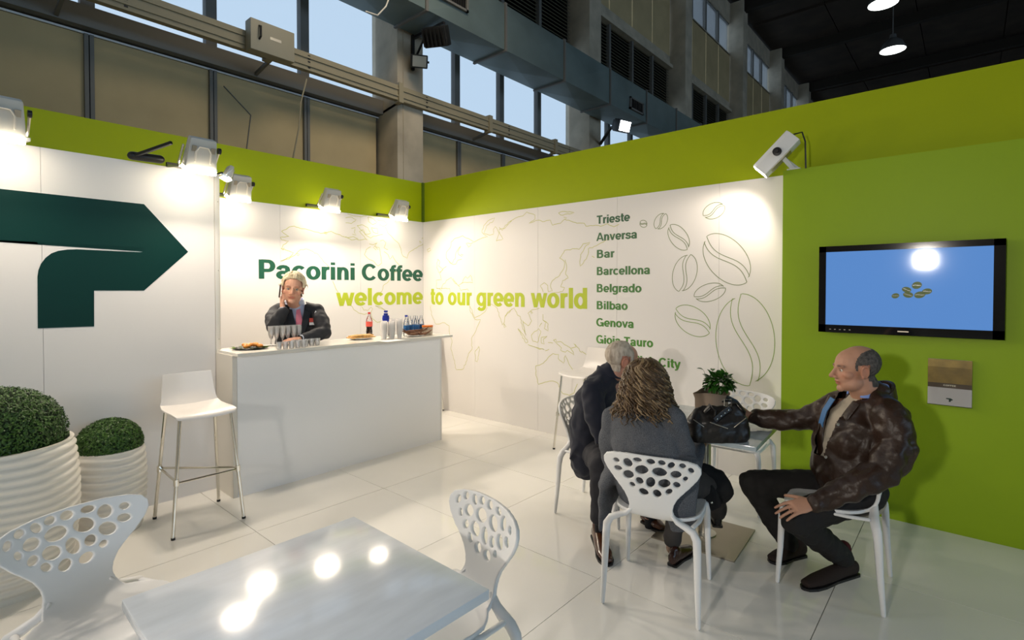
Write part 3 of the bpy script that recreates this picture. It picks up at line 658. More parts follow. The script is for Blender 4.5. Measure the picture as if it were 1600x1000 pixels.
# brochure holder with its leaflet
a = on_x(1449.5, 560, XC - .03); b = on_x(1519, 637, XC - .03)
z1, z0 = a.z, on_x(1449.5, 630, XC - .03).z; y1, y0 = a.y, b.y
bh = thing('leaflet_holder', 'square leaflet in a clear holder on the green block below the screen', 'leaflet holder', (XC, (y0+y1)/2, z0))
wb_(MB().box((XC - .03, y0, z0), (XC - .027, y1, z1 - .05)).box((XC - .03, y0, z0 - .003), (XC, y1, z0)), 'clear_pocket', glassy('clear_acrylic', (.96,.96,.96), 0, .02, .1), bh, smooth=False)
lf = wb_(MB().box((XC - .024, y0 + .002, z0), (XC - .004, y1 - .002, z1)), 'leaflet', mat('leaflet_paper', (.62,.60,.60), .4), bh, smooth=False)
hz = z0 + (z1 - z0) * .42
def onlf(nm, mb, m): o = mb.build(nm, m, None, smooth=False); wparent(o, bh)
onlf('leaflet_picture', MB().box((XC - .0252, y0 + .002, hz), (XC - .024, y1 - .002, z1)), mat('brown_golden_print', (.30, .20, .045), .35, var=.25, vscale=14))
onlf('leaflet_band', MB().box((XC - .0258, y0 + .002, hz - .012), (XC - .025, y1 - .002, hz + .018)), mat('dark_brown_print', (.10, .07, .04), .35))
letter('leaflet_lettering', 'COFFEE', mat('cream_print', (.8,.75,.6), .4), None, (XC - .026, (y0+y1)/2 + .030, hz - .0), (0, -1, 0), .062, .010); wparent(COL.objects['leaflet_lettering'], bh)
yc, zc = (y0+y1)/2, z0 + .035
onlf('leaflet_mark', MB().prism([(.016,.012),(-.008,.012),(-.02,.003),(-.008,-.003),(-.008,-.010),(.002,-.012),(.002,.004),(.016,.006)], lambda p: Vector((XC - .0252, yc + p[0], zc + p[1])), lambda p: Vector((XC - .0242, yc + p[0], zc + p[1]))), M['darkgreen'])

# ------------------------------------------------------------------ counter
ct = thing('bar_counter', 'white gloss reception counter with a thin overhanging top', 'counter', (2.66, 4.4, 0))
CX0, CX1, CY0, CY1, CZ = 1.602, 3.70, 4.22, 4.62, 1.115
wb_(MB().box((CX0 + .035, CY0, .0), (CX1 - .02, CY0 + .02, CZ - .022)), 'front_panel', M['white_gloss'], ct, smooth=False)
wb_(MB().box((CX0, CY0 + .0, 0), (CX0 + .033, YL - .021, CZ - .022)), 'end_panel', M['profile'], ct, smooth=False)
wb_(MB().box((CX1 - .018, CY0 + .0, 0), (CX1, CY1 - .05, CZ - .022)), 'end_panel', M['white'], ct, smooth=False)
wb_(MB().box((CX0 + .06, CY0 + .02, 0), (CX1 - .03, CY0 + .05, .05)), 'plinth', M['profile'], ct, smooth=False)
tp = [(1.61, 4.14), (3.785, 4.14), (3.785, CY1), (XL + .004, CY1), (XL + .004, YL - .02), (1.61, YL - .02)]
wb_(MB().prism([p for p in tp], lambda p: Vector((p[0], p[1], CZ - .022)), lambda p: Vector((p[0], p[1], CZ))), 'worktop', mat('worktop_laminate', (.80, .77, .70), .16), ct, smooth=False)
wb_(MB().box((CX0 + .05, CY0 + .02, .55), (CX1 - .03, CY1 - .12, .57)), 'shelf', M['white'], ct, smooth=False)

# ------------------------------------------------------------------ bar stools
def stool(label, x, y, rz, group=None):
    """front towards local -Y"""
    t = thing('bar_stool', label, 'bar stool', (x, y, 0), rz, group)
    # shell: seat curving up into a low back
    prof = [(-.205, .748), (-.19, .765), (-.10, .770), (.0, .766), (.10, .768), (.155, .785), (.185, .825), (.20, .88), (.21, .94), (.222, 1.0)]
    W = [.172, .186, .19, .19, .188, .182, .174, .166, .160, .154]
    mb = MB(); n = 12; vs = []
    for off in (0, -.009):
        for (py, pz), hw in zip(prof, W):
            for k in range(n + 1):
                f = k / n * 2 - 1; yy = py + (.022 * f * f if pz > .79 else 0) * -1; zz = pz + (.012 * f * f if pz < .79 else 0)
                vs.append((hw * f, yy + (off * .8 if pz > .80 else 0) * -1, zz + (off if pz <= .80 else 0)))
    Rr = len(prof); S = Rr * (n + 1); fs = []
    for i in range(Rr - 1):
        for k in range(n):
            a = i*(n+1)+k; q = (a, a+1, a+n+2, a+n+1); fs.append(q); fs.append(tuple(S + j for j in reversed(q)))
    for i in range(Rr - 1):
        a = i*(n+1); b = a+n; fs.append((a, a+n+1, S+a+n+1, S+a)); fs.append((b, S+b, S+b+n+1, b+n+1))
    for k in range(n): fs.append((k, S+k, S+k+1, k+1)); a = (Rr-1)*(n+1)+k; fs.append((a, a+1, S+a+1, S+a))
    seat = MB().add(vs, [f for f in fs]); 
    sf = [f for f in fs if sum(vs[i][2] for i in f) / 4 < .79]; bf = [f for f in fs if sum(vs[i][2] for i in f) / 4 >= .79]
    for nm, ff in (('seat', sf), ('backrest', bf)):
        used = sorted({i for f in ff for i in f}); mp_ = {i: j for j, i in enumerate(used)}
        MB().add([vs[i] for i in used], [tuple(mp_[i] for i in f) for f in ff]).build(nm, M['stoolw'], t, ang=60)
    top = [(-.155, -.175), (.155, -.175), (.155, .14), (-.155, .14)]; bot = [(-.215, -.225), (.215, -.225), (.205, .225), (-.205, .225)]
    for (ax_, ay), (bx_, by) in zip(top, bot):
        l = MB().loft([(ax_, ay, .752), (bx_, by, .012)], [.011, .011], n=10, round_=False).build('leg', M['chrome'], t)
        MB().lathe([(.013, 0), (.013, .014), (0, .014)], (bx_, by, 0), 10).build('foot_cap', M['black'], l)
    def lerp(i, z):
        f = (.752 - z) / .74; return Vector((top[i][0] + (bot[i][0]-top[i][0])*f, top[i][1] + (bot[i][1]-top[i][1])*f, z))
    MB().loft([Vector((-.155,-.175,.75)), Vector((.155,-.175,.75)), Vector((.155,.14,.752)), Vector((-.155,.14,.752)), Vector((-.155,-.175,.75))], [.008]*5, n=6).build('seat_frame', M['chrome'], t)
    for i, j in ((0, 1), (0, 3), (1, 3)): MB().loft([lerp(i, .36 if j != 1 else .35), lerp(j, .36 if j != 1 else .35)], [.008, .008], n=8).build('footrest', M['chrome'], t)
    for i in (0, 1, 3): MB().lathe([(.017, -.02), (.017, .02)], lerp(i, .355), 10).build('clamp_ring', M['chrome'], t)
    return t
stool('white bar stool on chrome legs beside the end of the counter', 1.30, 4.035, R(-1))
stool('white bar stool by the right wall behind the seated man in navy', 4.40, 2.87, R(-100))
stool('white bar stool behind the counter, only a chrome leg showing', 4.36, 5.4, R(-85))

# ------------------------------------------------------------------ organic meshes
def to_arrays(me):
    co = np.empty(len(me.vertices) * 3); me.vertices.foreach_get('co', co)
    return co.reshape(-1, 3), [tuple(p.vertices) for p in me.polygons]
def remesh(mb, voxel=.006, smooth=4, factor=.5, name='tmp'):
    me = bpy.data.meshes.new(name); me.from_pydata(mb.v, [], mb.f); me.update()
    bm = bmesh.new(); bm.from_mesh(me); bmesh.ops.recalc_face_normals(bm, faces=bm.faces[:]); bm.to_mesh(me); bm.free()
    o = bpy.data.objects.new(name, me); COL.objects.link(o)
    m = o.modifiers.new('r', 'REMESH'); m.mode = 'VOXEL'; m.voxel_size = voxel; m.adaptivity = 0
    s = o.modifiers.new('s', 'SMOOTH'); s.factor = factor; s.iterations = smooth
    out = bpy.data.meshes.new_from_object(o.evaluated_get(bpy.context.evaluated_depsgraph_get()))
    bpy.data.objects.remove(o); bpy.data.meshes.remove(me); return out

# ------------------------------------------------------------------ pierced chairs
prof = [(.225, .436), (.205, .452), (.15, .458), (.08, .455), (0, .448), (-.08, .446), (-.14, .452), (-.175, .468), (-.195, .495), (-.206, .54), (-.216, .60), (-.230, .67), (-.250, .745), (-.27, .83)]
cum = [0]
for a, b in zip(prof[:-1], prof[1:]): cum.append(cum[-1] + math.hypot(b[0]-a[0], b[1]-a[1]))
pa = np.array(prof); cu_ = np.array(cum)
def s_of_z(z): 
    i0 = 7; return float(np.interp(z, pa[i0:, 1], cu_[i0:]))
top_s = s_of_z(.795)
def SZ(z): return s_of_z(z)
half = [(0, .002), (.10, .0), (.16, .004), (.195, .02), (.215, .055), (.222, .10), (.222, .20), (.215, .27), (.198, .325), (.165, .36), (.13, .385), (.112, SZ(.49)), (.106, SZ(.52)), (.112, SZ(.55)), (.13, SZ(.585)), (.16, SZ(.62)), (.195, SZ(.66)), (.223, SZ(.695)), (.238, SZ(.725)), (.237, SZ(.75)), (.22, SZ(.771)), (.18, SZ(.784)), (.11, SZ(.792)), (0, top_s)]
outl = half + [(-x, s) for x, s in reversed(half[1:-1])]
holes_px = [(252,222,28,34,10),(332,188,34,30,20),(442,205,30,42,-35),(535,200,38,30,5),(648,216,46,32,8),(790,236,50,26,8),(900,298,52,50,0),(1034,312,38,26,5),(1020,395,48,30,12),(310,318,22,32,-25),(400,292,56,42,15),(563,304,76,50,5),(750,330,75,50,22),(396,398,36,34,30),(520,413,66,46,28),(662,437,46,62,-20),(780,455,42,40,0),(902,425,64,46,25),(475,487,28,40,-40),(597,537,44,42,20),(740,560,52,36,-8),(862,520,32,26,-20)]
cu2 = bpy.data.curves.new('c', 'CURVE'); cu2.dimensions = '2D'; cu2.fill_mode = 'BOTH'; cu2.extrude = .0085
def addsp(pts):
    sp = cu2.splines.new('POLY'); sp.points.add(len(pts) - 1)
    for i, p in enumerate(pts): sp.points[i].co = (p[0], p[1], 0, 1)
    sp.use_cyclic_u = True
addsp(outl)
for (x, y, rx, ry, an) in holes_px:
    wx = -(x - 675) / 1040 * .475; z = .795 - (y - (105 + .12 * (x - 155))) * .0005; s = SZ(z)
    sx, sy = rx / 1040 * .475, ry * .0005
    an = -R(an) * -1
    addsp([(wx + sx*math.cos(t)*math.cos(an) - sy*math.sin(t)*math.sin(an), s + sx*math.cos(t)*math.sin(an) + sy*math.sin(t)*math.cos(an)) for t in [2*math.pi*k/20 for k in range(20)]])
oo = bpy.data.objects.new('c', cu2); COL.objects.link(oo)
tm = bpy.data.meshes.new_from_object(oo.evaluated_get(bpy.context.evaluated_depsgraph_get())); bpy.data.objects.remove(oo)
tmp = MB(); _co, _f = to_arrays(tm); tmp.v = [tuple(c) for c in _co]; tmp.f = _f
bm = bmesh.new(); bm.from_mesh(tm); bmesh.ops.remove_doubles(bm, verts=bm.verts[:], dist=1e-5); bm.to_mesh(tm); bm.free()
tmp = MB(); _co, _f = to_arrays(tm); tmp.v = [tuple(c) for c in _co]; tmp.f = _f
shell = remesh(tmp, .0042, 4, .5)
co, fc = to_arrays(shell)
s = np.clip(co[:, 1], 0, cu_[-1]); n_ = co[:, 2]; wx = co[:, 0]
# smooth profile sampling with normals
ss = np.linspace(0, cu_[-1], 300); ker = np.ones(25) / 25
py = np.interp(ss, cu_, pa[:, 0]); pz = np.interp(ss, cu_, pa[:, 1])
py = np.convolve(np.pad(py, 12, mode='edge'), ker, 'valid'); pz = np.convolve(np.pad(pz, 12, mode='edge'), ker, 'valid')
Y = np.interp(s, ss, py); Z = np.interp(s, ss, pz); dy = np.gradient(py, ss); dz = np.gradient(pz, ss); l_ = np.hypot(dy, dz); dy /= l_; dz /= l_
ny = np.interp(s, ss, -dz); nz = np.interp(s, ss, dy)    # one side of the sheet
isb = np.clip((Z - .50) / .15, 0, 1); th = n_ * 1.0
fy = Y - ny * th; fz = Z - nz * th
fy += isb * 1.05 * wx**2 * .8          # backrest wraps forward
fz += (1 - isb) * .45 * wx**2 * (np.abs(wx) > 0) * np.clip((.17 - Y) / .3, 0, 1)
fin_co = np.stack([wx, fy, fz], 1)
sv = s[np.array([f[0] for f in fc])]; cut = SZ(.50)
CH = {}
for nm, sel in (('seat', sv <= cut), ('backrest', sv > cut)):
    ff = [fc[i] for i in np.nonzero(sel)[0]]; used = sorted({i for f in ff for i in f}); mp_ = {i: j for j, i in enumerate(used)}
    me = bpy.data.meshes.new(nm); me.from_pydata([tuple(fin_co[i]) for i in used], [], [tuple(mp_[i] for i in f) for f in ff]); me.update()
    me.materials.append(M['plastic']); fin(me, True, 80); CH[nm] = me
def legme(pts, rad): return MB().loft(pts, rad, n=12).mesh('leg', M['plastic'], True, 60)
LEG = []
for sx in (-1, 1):
    LEG.append(legme([(sx*.095,-.19,.500), (sx*.125,-.188,.468), (sx*.165,-.190,.452), (sx*.200,-.198,.436), (sx*.219,-.207,.405), (sx*.222,-.213,.35), (sx*.226,-.222,.2), (sx*.232,-.238,.012)], [(.012,.008),(.02,.012),(.023,.015),(.022,.018),(.021,.02),(.019,.019),(.016,.016),(.011,.011)]))
    LEG.append(legme([(sx*.15,.13,.446), (sx*.185,.18,.444), (sx*.207,.208,.428), (sx*.215,.218,.39), (sx*.220,.224,.2), (sx*.226,.236,.012)], [(.016,.008),(.022,.013),(.021,.018),(.018,.018),(.015,.015),(.011,.011)]))
for sx in (-1, 1): LEG.append(MB().loft([(sx*.205, .19, .44), (sx*.215, .05, .447), (sx*.213, -.08, .447), (sx*.195, -.17, .449)], [(.012, .009)]*4, n=8).mesh('seat_rim', M['plastic'], True, 60))
first = None
def chair(label, x, y, facing, group='pierced white chairs'):
    """facing in degrees, direction the sitter looks (0 = +X)"""
    global first
    if first is None:
        t = thing('pierced_chair', label, 'chair', (x, y, 0), R(facing - 90), group); first = t
        link('seat', CH['seat'], t); link('backrest', CH['backrest'], t)
        for i, m_ in enumerate(LEG): link('leg' if i < 4 else 'seat_rim', m_, t)
        return t
    c = copy_tree(first); c.location = (x, y, 0); c.rotation_euler = (0, 0, R(facing - 90)); c['label'] = label; return c
chair('white pierced chair the woman in grey sits on, back to the camera', 2.585, 1.225, 14)
chair('white pierced chair under the man in the brown leather jacket', 3.32, .545, 92)
chair('white pierced chair under the man in the navy suit', 3.27, 2.01, -82)
chair('empty white pierced chair against the right wall beyond the round-stemmed table', 4.10, 1.33, 183)
chair('empty white pierced chair at bottom left behind the near table', .44, 2.25, -76)
chair('empty white pierced chair at bottom centre, right of the near table', 1.21, 1.43, 166)

# ------------------------------------------------------------------ tables
def table(label, x, y, rz, hs, zt, top_m, th=.03, group=None):
    t = thing('bistro_table', label, 'table', (x, y, 0), rz)
    MB().box((-hs, -hs, zt - th), (hs, hs, zt)).build('tabletop', top_m, t, smooth=False, bevel=.003)
    MB().lathe([(.04, .012), (.04, zt - th)], n=24).build('column', M['alu'], t)
    MB().lathe([(.075, .010), (.075, .018), (.042, .022)], n=24).build('collar', M['alu'], t)
    MB().box((-.255, -.255, 0), (.255, .255, .010)).build('base_plate', M['steel'], t, smooth=False, bevel=.002)
    MB().box((-.2, -.03, zt - th - .02), (.2, .03, zt - th)).box((-.03, -.2, zt - th - .02), (.03, .2, zt - th)).build('cross_support', M['alu'], t, smooth=False)
    return t
TZ = .74
table('square white table in the foreground, empty and streaked', .727, 1.395, R(-1), .36, TZ, M['tabletop'])
table('square table with pot plant and handbag among the seated people', 3.385, 1.29, R(3.7), .40, TZ, mat('grey_glass_tabletop', (.45, .52, .55), .1, coat=.5), .025)

# ------------------------------------------------------------------ planters
def planter(label, x, y, r, h, br, seed):
    rnd = random.Random(seed)
    t = thing('ribbed_planter', label, 'planter', (x, y, 0), 0)
    n, m = 72, 90; vs = []
    for i in range(m + 1):
        z = h * i / m
        for k in range(n):
            a = 2*math.pi*k/n
            rr = r * (.78 + .26 * math.sin(math.pi * (.12 + .62 * z / h))) / 1.035
            rr += r * .022 * math.sin(z * 2*math.pi/.045 + 1.3*math.sin(a*2 + seed) + .8*math.sin(a*3 + z*9)) * (1 if .02 < z < h - .01 else .2)
            vs.append((rr*math.cos(a), rr*math.sin(a), z))
    rt = math.hypot(vs[-1][0], vs[-1][1])
    for rr, z in ((rt - .02, h), (rt - .025, h - .08), (.001, h - .08)):
        for k in range(n): a = 2*math.pi*k/n; vs.append((rr*math.cos(a), rr*math.sin(a), z))
    fs = [(i*n+k, i*n+(k+1)%n, (i+1)*n+(k+1)%n, (i+1)*n+k) for i in range(m+3) for k in range(n)]; fs.append(tuple(reversed(range(n))))
    MB().add(vs, fs).build('pot', mat('cream_ribbed_ceramic', (.78, .74, .66), .4), t, ang=70)
    # clipped box ball of small leaves
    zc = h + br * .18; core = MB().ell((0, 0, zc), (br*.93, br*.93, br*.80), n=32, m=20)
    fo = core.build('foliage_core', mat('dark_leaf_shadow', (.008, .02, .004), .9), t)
    q = MB(); N = int(14000 * (br / .3) ** 2); N = min(max(N, 9000), 16000)
    for _ in range(N):
        z = rnd.uniform(-.75, 1); a = rnd.uniform(0, 2*math.pi); s_ = math.sqrt(1 - z*z); d = Vector((s_*math.cos(a), s_*math.sin(a), z))
        k = rnd.uniform(.93, 1.01) + .02 * mnoise.noise(d * 5); p = Vector((d.x*br*k, d.y*br*k, zc + d.z*br*k*.88))
        u = d.orthogonal().normalized(); u.rotate(Matrix.Rotation(rnd.uniform(0, 6.28), 3, d)); nn = (d + u * rnd.uniform(-.9, .9)).normalized(); w_ = nn.cross(u).normalized(); u = w_.cross(nn)
        L_ = rnd.uniform(.006, .0095); W_ = L_ * .6
        q.add([p - u*L_, p + w_*W_, p + u*L_ + nn*.002, p - w_*W_], [(0,1,2,3)])
    f = q.build('foliage', mat('box_leaf', (.06, .15, .015), .45, dark=(.012, .045, .004), vscale=60, detail=1), t, smooth=False); f['kind'] = 'stuff'
    return t
planter('large cream ribbed planter with clipped box ball at the left edge', .30, 3.93, .335, .765, .29, 3)
planter('smaller cream ribbed planter with clipped box ball near the bar stool', .86, 4.30, .20, .545, .185, 5)
# ------------------------------------------------------------------ people
M['skin'] = mat('skin', (.6, .4, .3), .5, spec=.35, attr='tint', bump=.15, bscale=90, bdist=.001)
def basis(fwd, up=(0, 0, 1)):
    f = Vector(fwd).normalized(); u = Vector(up); r = f.cross(u).normalized(); u = r.cross(f).normalized()
    return Matrix((r, f, u)).transposed()          # columns right, forward, up
def head_parts(mb, c, B, s=1.0, neck_to=None, jaw=1.0, nose=1.0, neck_r=.056):
    T = lambda p: Vector(c) + B @ (Vector(p) * s)
    def E(p, r, rx=0, rz=0): mb.ell(T(p), [k * s for k in r], B @ Euler((R(rx), 0, R(rz))).to_matrix(), 20, 14)
    E((0, -.018, .035), (.077, .097, .084)); E((0, .012, .03), (.071, .082, .078)); E((0, .035, -.03), (.061, .062, .080))
    E((0, .030, -.070), (.056 * jaw, .056, .042)); E((0, .076, -.094), (.024, .018, .019))
    for sx in (-1, 1):
        E((sx*.045, .055, -.020), (.023, .026, .022)); E((sx*.046, .022, -.062), (.02*jaw, .036, .03))
        E((sx*.030, .084, .022), (.026, .011, .010), 0, -sx*12)
        E((sx*.014, .101, -.033), (.0105*nose, .012, .009)); E((sx*.032, .073, .004), (.017, .014, .011))
        ring = [T((sx*(.079 + .006*math.sin(a)), -.008 + .017*math.cos(a), -.004 + .030*math.sin(a) )) for a in [R(k*30) for k in range(-3, 9)]]
        mb.loft(ring + [ring[0]], [.0055*s]*13, n=8); E((sx*.077, -.003, -.006), (.006, .015, .024)); E((sx*.079, .002, -.03), (.006, .008, .010))
    mb.loft([T((0, .090, .014)), T((0, .104, -.008)), T((0, .119*nose if nose > 1 else .117, -.027))], [.0095*s, .010*s, .0125*s*nose], n=12)
    E((0, .089, -.056), (.025, .011, .006)); E((0, .086, -.068), (.021, .011, .0065))
    if neck_to is not None: mb.loft([T((0, -.022, -.03)), T((0, -.028, -.085)), Vector(neck_to)], [.054*s, neck_r, neck_r*1.12], n=20)
def finger(mb, p, d, n, lens, ang, r):
    pts = [Vector(p)]; d = Vector(d).normalized(); n = Vector(n).normalized(); ax = d.cross(n); cur = d.copy(); rr = [r]
    for i, (L_, a) in enumerate(zip(lens, ang)):
        cur = (Matrix.Rotation(R(a), 3, ax) @ cur); pts.append(pts[-1] + cur * L_); rr.append(r * (1 - .1*(i+1)))
    mb.loft(pts, rr, n=10); return pts[-1], cur
def hand(mb, w, d, n, thumb_side, s=1.0, curl=(12, 18, 12), spread=6, thumb=(40, 15)):
    """w wrist, d direction to the fingers, n the way the palm faces, thumb_side vector towards the thumb"""
    w = Vector(w); d = Vector(d).normalized(); n = Vector(n); n = (n - d * n.dot(d)).normalized(); t = d.cross(n); 
    if t.dot(Vector(thumb_side)) < 0: t = -t
    mb.loft([w - d*.02*s, w + d*.02*s, w + d*.055*s, w + d*.088*s], [(.029*s, .020*s), (.033*s, .019*s), (.041*s, .016*s), (.040*s, .012*s)], side=t, n=16)
    tips = []
    for k, (off, L_) in enumerate(((.030, .92), (.0105, 1.04), (-.0095, .96), (-.029, .76))):
        dd = (Matrix.Rotation(R(spread * (k - 1.3)) * (1 if d.cross(t).dot(n) < 0 else -1), 3, n) @ d)
        tips.append(finger(mb, w + d*.080*s + t*off*s, dd, n, [.044*L_*s, .029*L_*s, .024*L_*s], curl, .0088*s))
    th = (d * math.cos(R(thumb[0])) + t * math.sin(R(thumb[0])) + n * .25).normalized()
    finger(mb, w + d*.022*s + t*.022*s, th, n, [.042*s, .034*s, .026*s], (0, thumb[1], 8), .0108*s)
    return tips
def tint_mesh(me, c, B, s, base, lips=(.75, .45, .42), brow=(.25, .2, .17), hairline=None, eye_push=True):
    co, _ = to_arrays(me); L_ = (co - np.array(c)) @ np.array(B) / s
    x, y, z = np.abs(L_[:, 0]), L_[:, 1], L_[:, 2]
    if eye_push:
        g = np.exp(-(((x - .031)/.014)**2 + ((z - .004)/.009)**2)) * (y > .05)
        dirn = np.array(B @ Vector((0, 1, 0))); co = co - np.outer(g * .007 * s, dirn)
        g2 = np.exp(-((x/.02)**2 + ((z + .062)/.0025)**2)) * (y > .06); co = co - np.outer(g2 * .004 * s, dirn)
        me.vertices.foreach_set('co', co.reshape(-1))
    col = np.tile(np.array(base), (len(co), 1))
    def blend(w_, c2):
        nonlocal col; w_ = np.clip(w_, 0, 1)[:, None]; col = col * (1 - w_) + col * np.array(c2) * w_
    blend(np.exp(-(((x)/.026)**4 + ((z + .062)/.010)**4)) * (y > .07), lips)
    blend(np.exp(-(((x - .045)/.022)**2 + ((z + .025)/.02)**2)) * .5 * (y > .02), (1.0, .72, .68))
    blend(np.exp(-(((x)/.018)**2 + ((z + .03)/.012)**2)) * .4 * (y > .10), (1.0, .75, .7))
    blend(np.exp(-(((x - .032)/.019)**4 + ((z - .0255 + .1*np.abs(x-.03))/.0052)**4)) * (y > .055), brow)
    blend(np.exp(-(((x - .031)/.012)**4 + ((z - .004)/.006)**4)) * (y > .05), (.5, .42, .4))
    blend((x > .074) * (np.abs(z) < .045) * (np.abs(y) < .04) * .5, (1.0, .7, .65))
    blend((x > .03) * (x < .09) * (y < .075) * (z < -.035) * (z > -.12) * .12, (.7, .72, .8))
    a = me.color_attributes.new('tint', 'FLOAT_COLOR', 'POINT')
    a.data.foreach_set('color', np.concatenate([col, np.ones((len(co), 1))], 1).reshape(-1))
    me.materials.clear(); me.materials.append(M['skin']); me.update(); fin(me, True, 180)
def eyes(t, c, B, s, iris=(.12, .09, .06)):
    T = lambda p: Vector(c) + B @ (Vector(p) * s)
    wm = mat('eye_white', (.55, .51, .47), .35); im = mat('iris', iris, .2)
    for sx in (-1, 1):
        e = wb_(MB().ell(T((sx*.031, .0748, .004)), (.0118*s,)*3, B), 'eye', wm, t)
        wb_(MB().ell(T((sx*.031, .0852, .003)), (.0052*s, .0025*s, .0052*s), B), 'iris', im, t)
        wb_(MB().loft([T((sx*.018, .0870, .010)), T((sx*.031, .0895, .0135)), T((sx*.044, .083, .010))], [.0022*s]*3, n=6), 'eyelid', M['lidskin'], t)
M['lidskin'] = mat('lid_skin', (.42, .24, .17), .5)
def patch(me, c, B, s, pred, name, m, t, off=.006, nz=.003, sc=60, seed=0, anis=None):
    """hair lying on the head: lifted copy of the faces picked by pred(x, y, z) in head coordinates"""
    co, fc = to_arrays(me); no = np.empty(len(co)*3); me.vertices.foreach_get('normal', no); no = no.reshape(-1, 3)
    L_ = (co - np.array(c)) @ np.array(B) / s; k = pred(L_[:, 0], L_[:, 1], L_[:, 2])
    ff = [f for f in fc if all(k[i] > 0 for i in f)]; used = sorted({i for f in ff for i in f}); mp_ = {i: j for j, i in enumerate(used)}
    vs = []
    for i in used:
        l = Vector(L_[i]); q = Vector((l.x*sc, l.y*sc*(.35 if anis else 1), l.z*sc*(.35 if anis else 1)))
        e = min(1, k[i] / .012) if True else 1
        vs.append(tuple(co[i] + no[i] * ((off * e + .0005) + nz * e * mnoise.noise(q + Vector((seed, 0, 0)))) * s))
    o = MB().add(vs, [tuple(mp_[i] for i in f) for f in ff]).build(name, m, None, ang=180); wparent(o, t); return o
def folds(me, amp, sc, seed=0, stretch=(1, 1, 1)):
    co, _ = to_arrays(me); no = np.empty(len(co)*3); me.vertices.foreach_get('normal', no); no = no.reshape(-1, 3)
    st = Vector(stretch); d = np.array([abs(mnoise.noise(Vector((p[0]*st.x, p[1]*st.y, p[2]*st.z)) * sc + Vector((seed, 3, 7)))) + .5*mnoise.noise(Vector((p[0]*st.x, p[1]*st.y, p[2]*st.z)) * sc * 2.3) - .2 for p in co])
    co = co + no * (d * amp)[:, None]; me.vertices.foreach_set('co', co.reshape(-1)); me.update()
def cloth(name, mb, m, t, voxel=.008, smooth=5, amp=.012, sc=9, seed=0, cut=None, stretch=(1, 1, 1), factor=.5):
    me = remesh(mb, voxel, smooth, factor); folds(me, amp, sc, seed, stretch)
    if cut is not None:
        co, fc = to_arrays(me); k = cut(co); ff = [f for f in fc if not all(k[i] for i in f)]; used = sorted({i for f in ff for i in f}); mp_ = {i: j for j, i in enumerate(used)}
        me = bpy.data.meshes.new(name); me.from_pydata([tuple(co[i]) for i in used], [], [tuple(mp_[i] for i in f) for f in ff]); me.update()
    me.name = name; me.materials.clear(); me.materials.append(m); fin(me, True, 180); o = link(name, me); wparent(o, t); return o
def shoe(t, heel, toe, m, s=1.0, hgt=.075, w=.045, z=0, sole=True):
    h = Vector(heel); e = Vector(toe); d = (e - h); L_ = d.length; d.normalize(); sd = d.cross(Vector((0, 0, 1))).normalized(); U = Vector((0, 0, 1)); 
    mb = MB(); P = lambda f, zz: h + d * (L_ * f) + U * (zz + z)
    mb.loft([P(.06, .045), P(.25, .05), P(.5, .042), P(.75, .034), P(.93, .030)], [(.030*s, .040), (.034*s, .042), (w*.92*s, .036), (w*s, .027), (w*.72*s, .02)], side=sd, n=18)
    mb.loft([P(.17, .06), P(.20, hgt + .03)], [(.030*s, .040), (.033*s, .042)], side=sd, n=16)
    me = remesh(mb, .006, 4); me.materials.clear(); me.materials.append(m); fin(me, True, 180); o = link('shoe', me); wparent(o, t)
    sb = MB(); prof_ = [(.0, .022), (.03, .032), (.2, .033), (.45, .034), (.7, .047*w/.045), (.85, .045*w/.045), (.96, .03), (1.0, .008)]
    pl = [P(f, 0) + sd * ww * s for f, ww in prof_] + [P(f, 0) - sd * ww * s for f, ww in reversed(prof_)]
    q = sb.prism(pl, lambda p: p + U * .001, lambda p: p + U * .014).build('sole', M['black'], None, smooth=False); q.parent = o
    hb = [P(f, 0) + sd * ww * s for f, ww in prof_[:3]] + [P(f, 0) - sd * ww * s for f, ww in reversed(prof_[:3])]
    return o
def lathe_ring(pts, rad, side=None, n=10): return MB().loft(pts, rad, side=side, n=n)
def collar(t, c, B, rx, ry, h, th, m, gap=50, rise=.02, name='collar', lean=.15, drop=.0):
    """standing collar: band round the neck, open by gap degrees at the front"""
    c = Vector(c); N = 28; vs = []
    for k in range(N + 1):
        a = R(90 + gap + (360 - 2*gap) * k / N); f = .5 - .5 * math.cos(math.pi * 2 * k / N)
        for (rr, zz) in ((1, 0), (1 - lean, h), (1 - lean + th/rx, h + .002), (1 + th/rx*1.3, -.002)):
            vs.append(c + B @ Vector((rx*rr*math.cos(a), ry*rr*math.sin(a), zz * (.75 + .25*f) + rise*f - drop*(1-f))))
    fs = []
    for k in range(N):
        for j in range(4): fs.append((k*4+j, k*4+(j+1)%4, (k+1)*4+(j+1)%4, (k+1)*4+j))
    fs += [(3,2,1,0), (N*4, N*4+1, N*4+2, N*4+3)]
    return wb_(MB().add(vs, fs), name, m, t, ang=50)
def strip(t, pts, wd, nrm, m, name, th=.006, taper=None, off=0):
    """flat piece of cloth following pts, lying square to nrm"""
    nrm = Vector(nrm).normalized(); vs = []; N = len(pts)
    for i, p in enumerate(pts):
        tt = (Vector(pts[min(i+1, N-1)]) - Vector(pts[max(i-1, 0)])).normalized(); s_ = tt.cross(nrm).normalized(); w_ = (taper[i] if taper else wd) / 2; p = Vector(p) + nrm * off
        vs += [p - s_*w_, p + s_*w_, p + s_*w_*.96 + nrm*th, p - s_*w_*.96 + nrm*th]
    fs = [(3,2,1,0), tuple((N-1)*4 + j for j in range(4))]
    for i in range(N-1):
        for j in range(4): fs.append((i*4+j, i*4+(j+1)%4, (i+1)*4+(j+1)%4, (i+1)*4+j))
    return wb_(MB().add(vs, fs), name, m, t, ang=50)
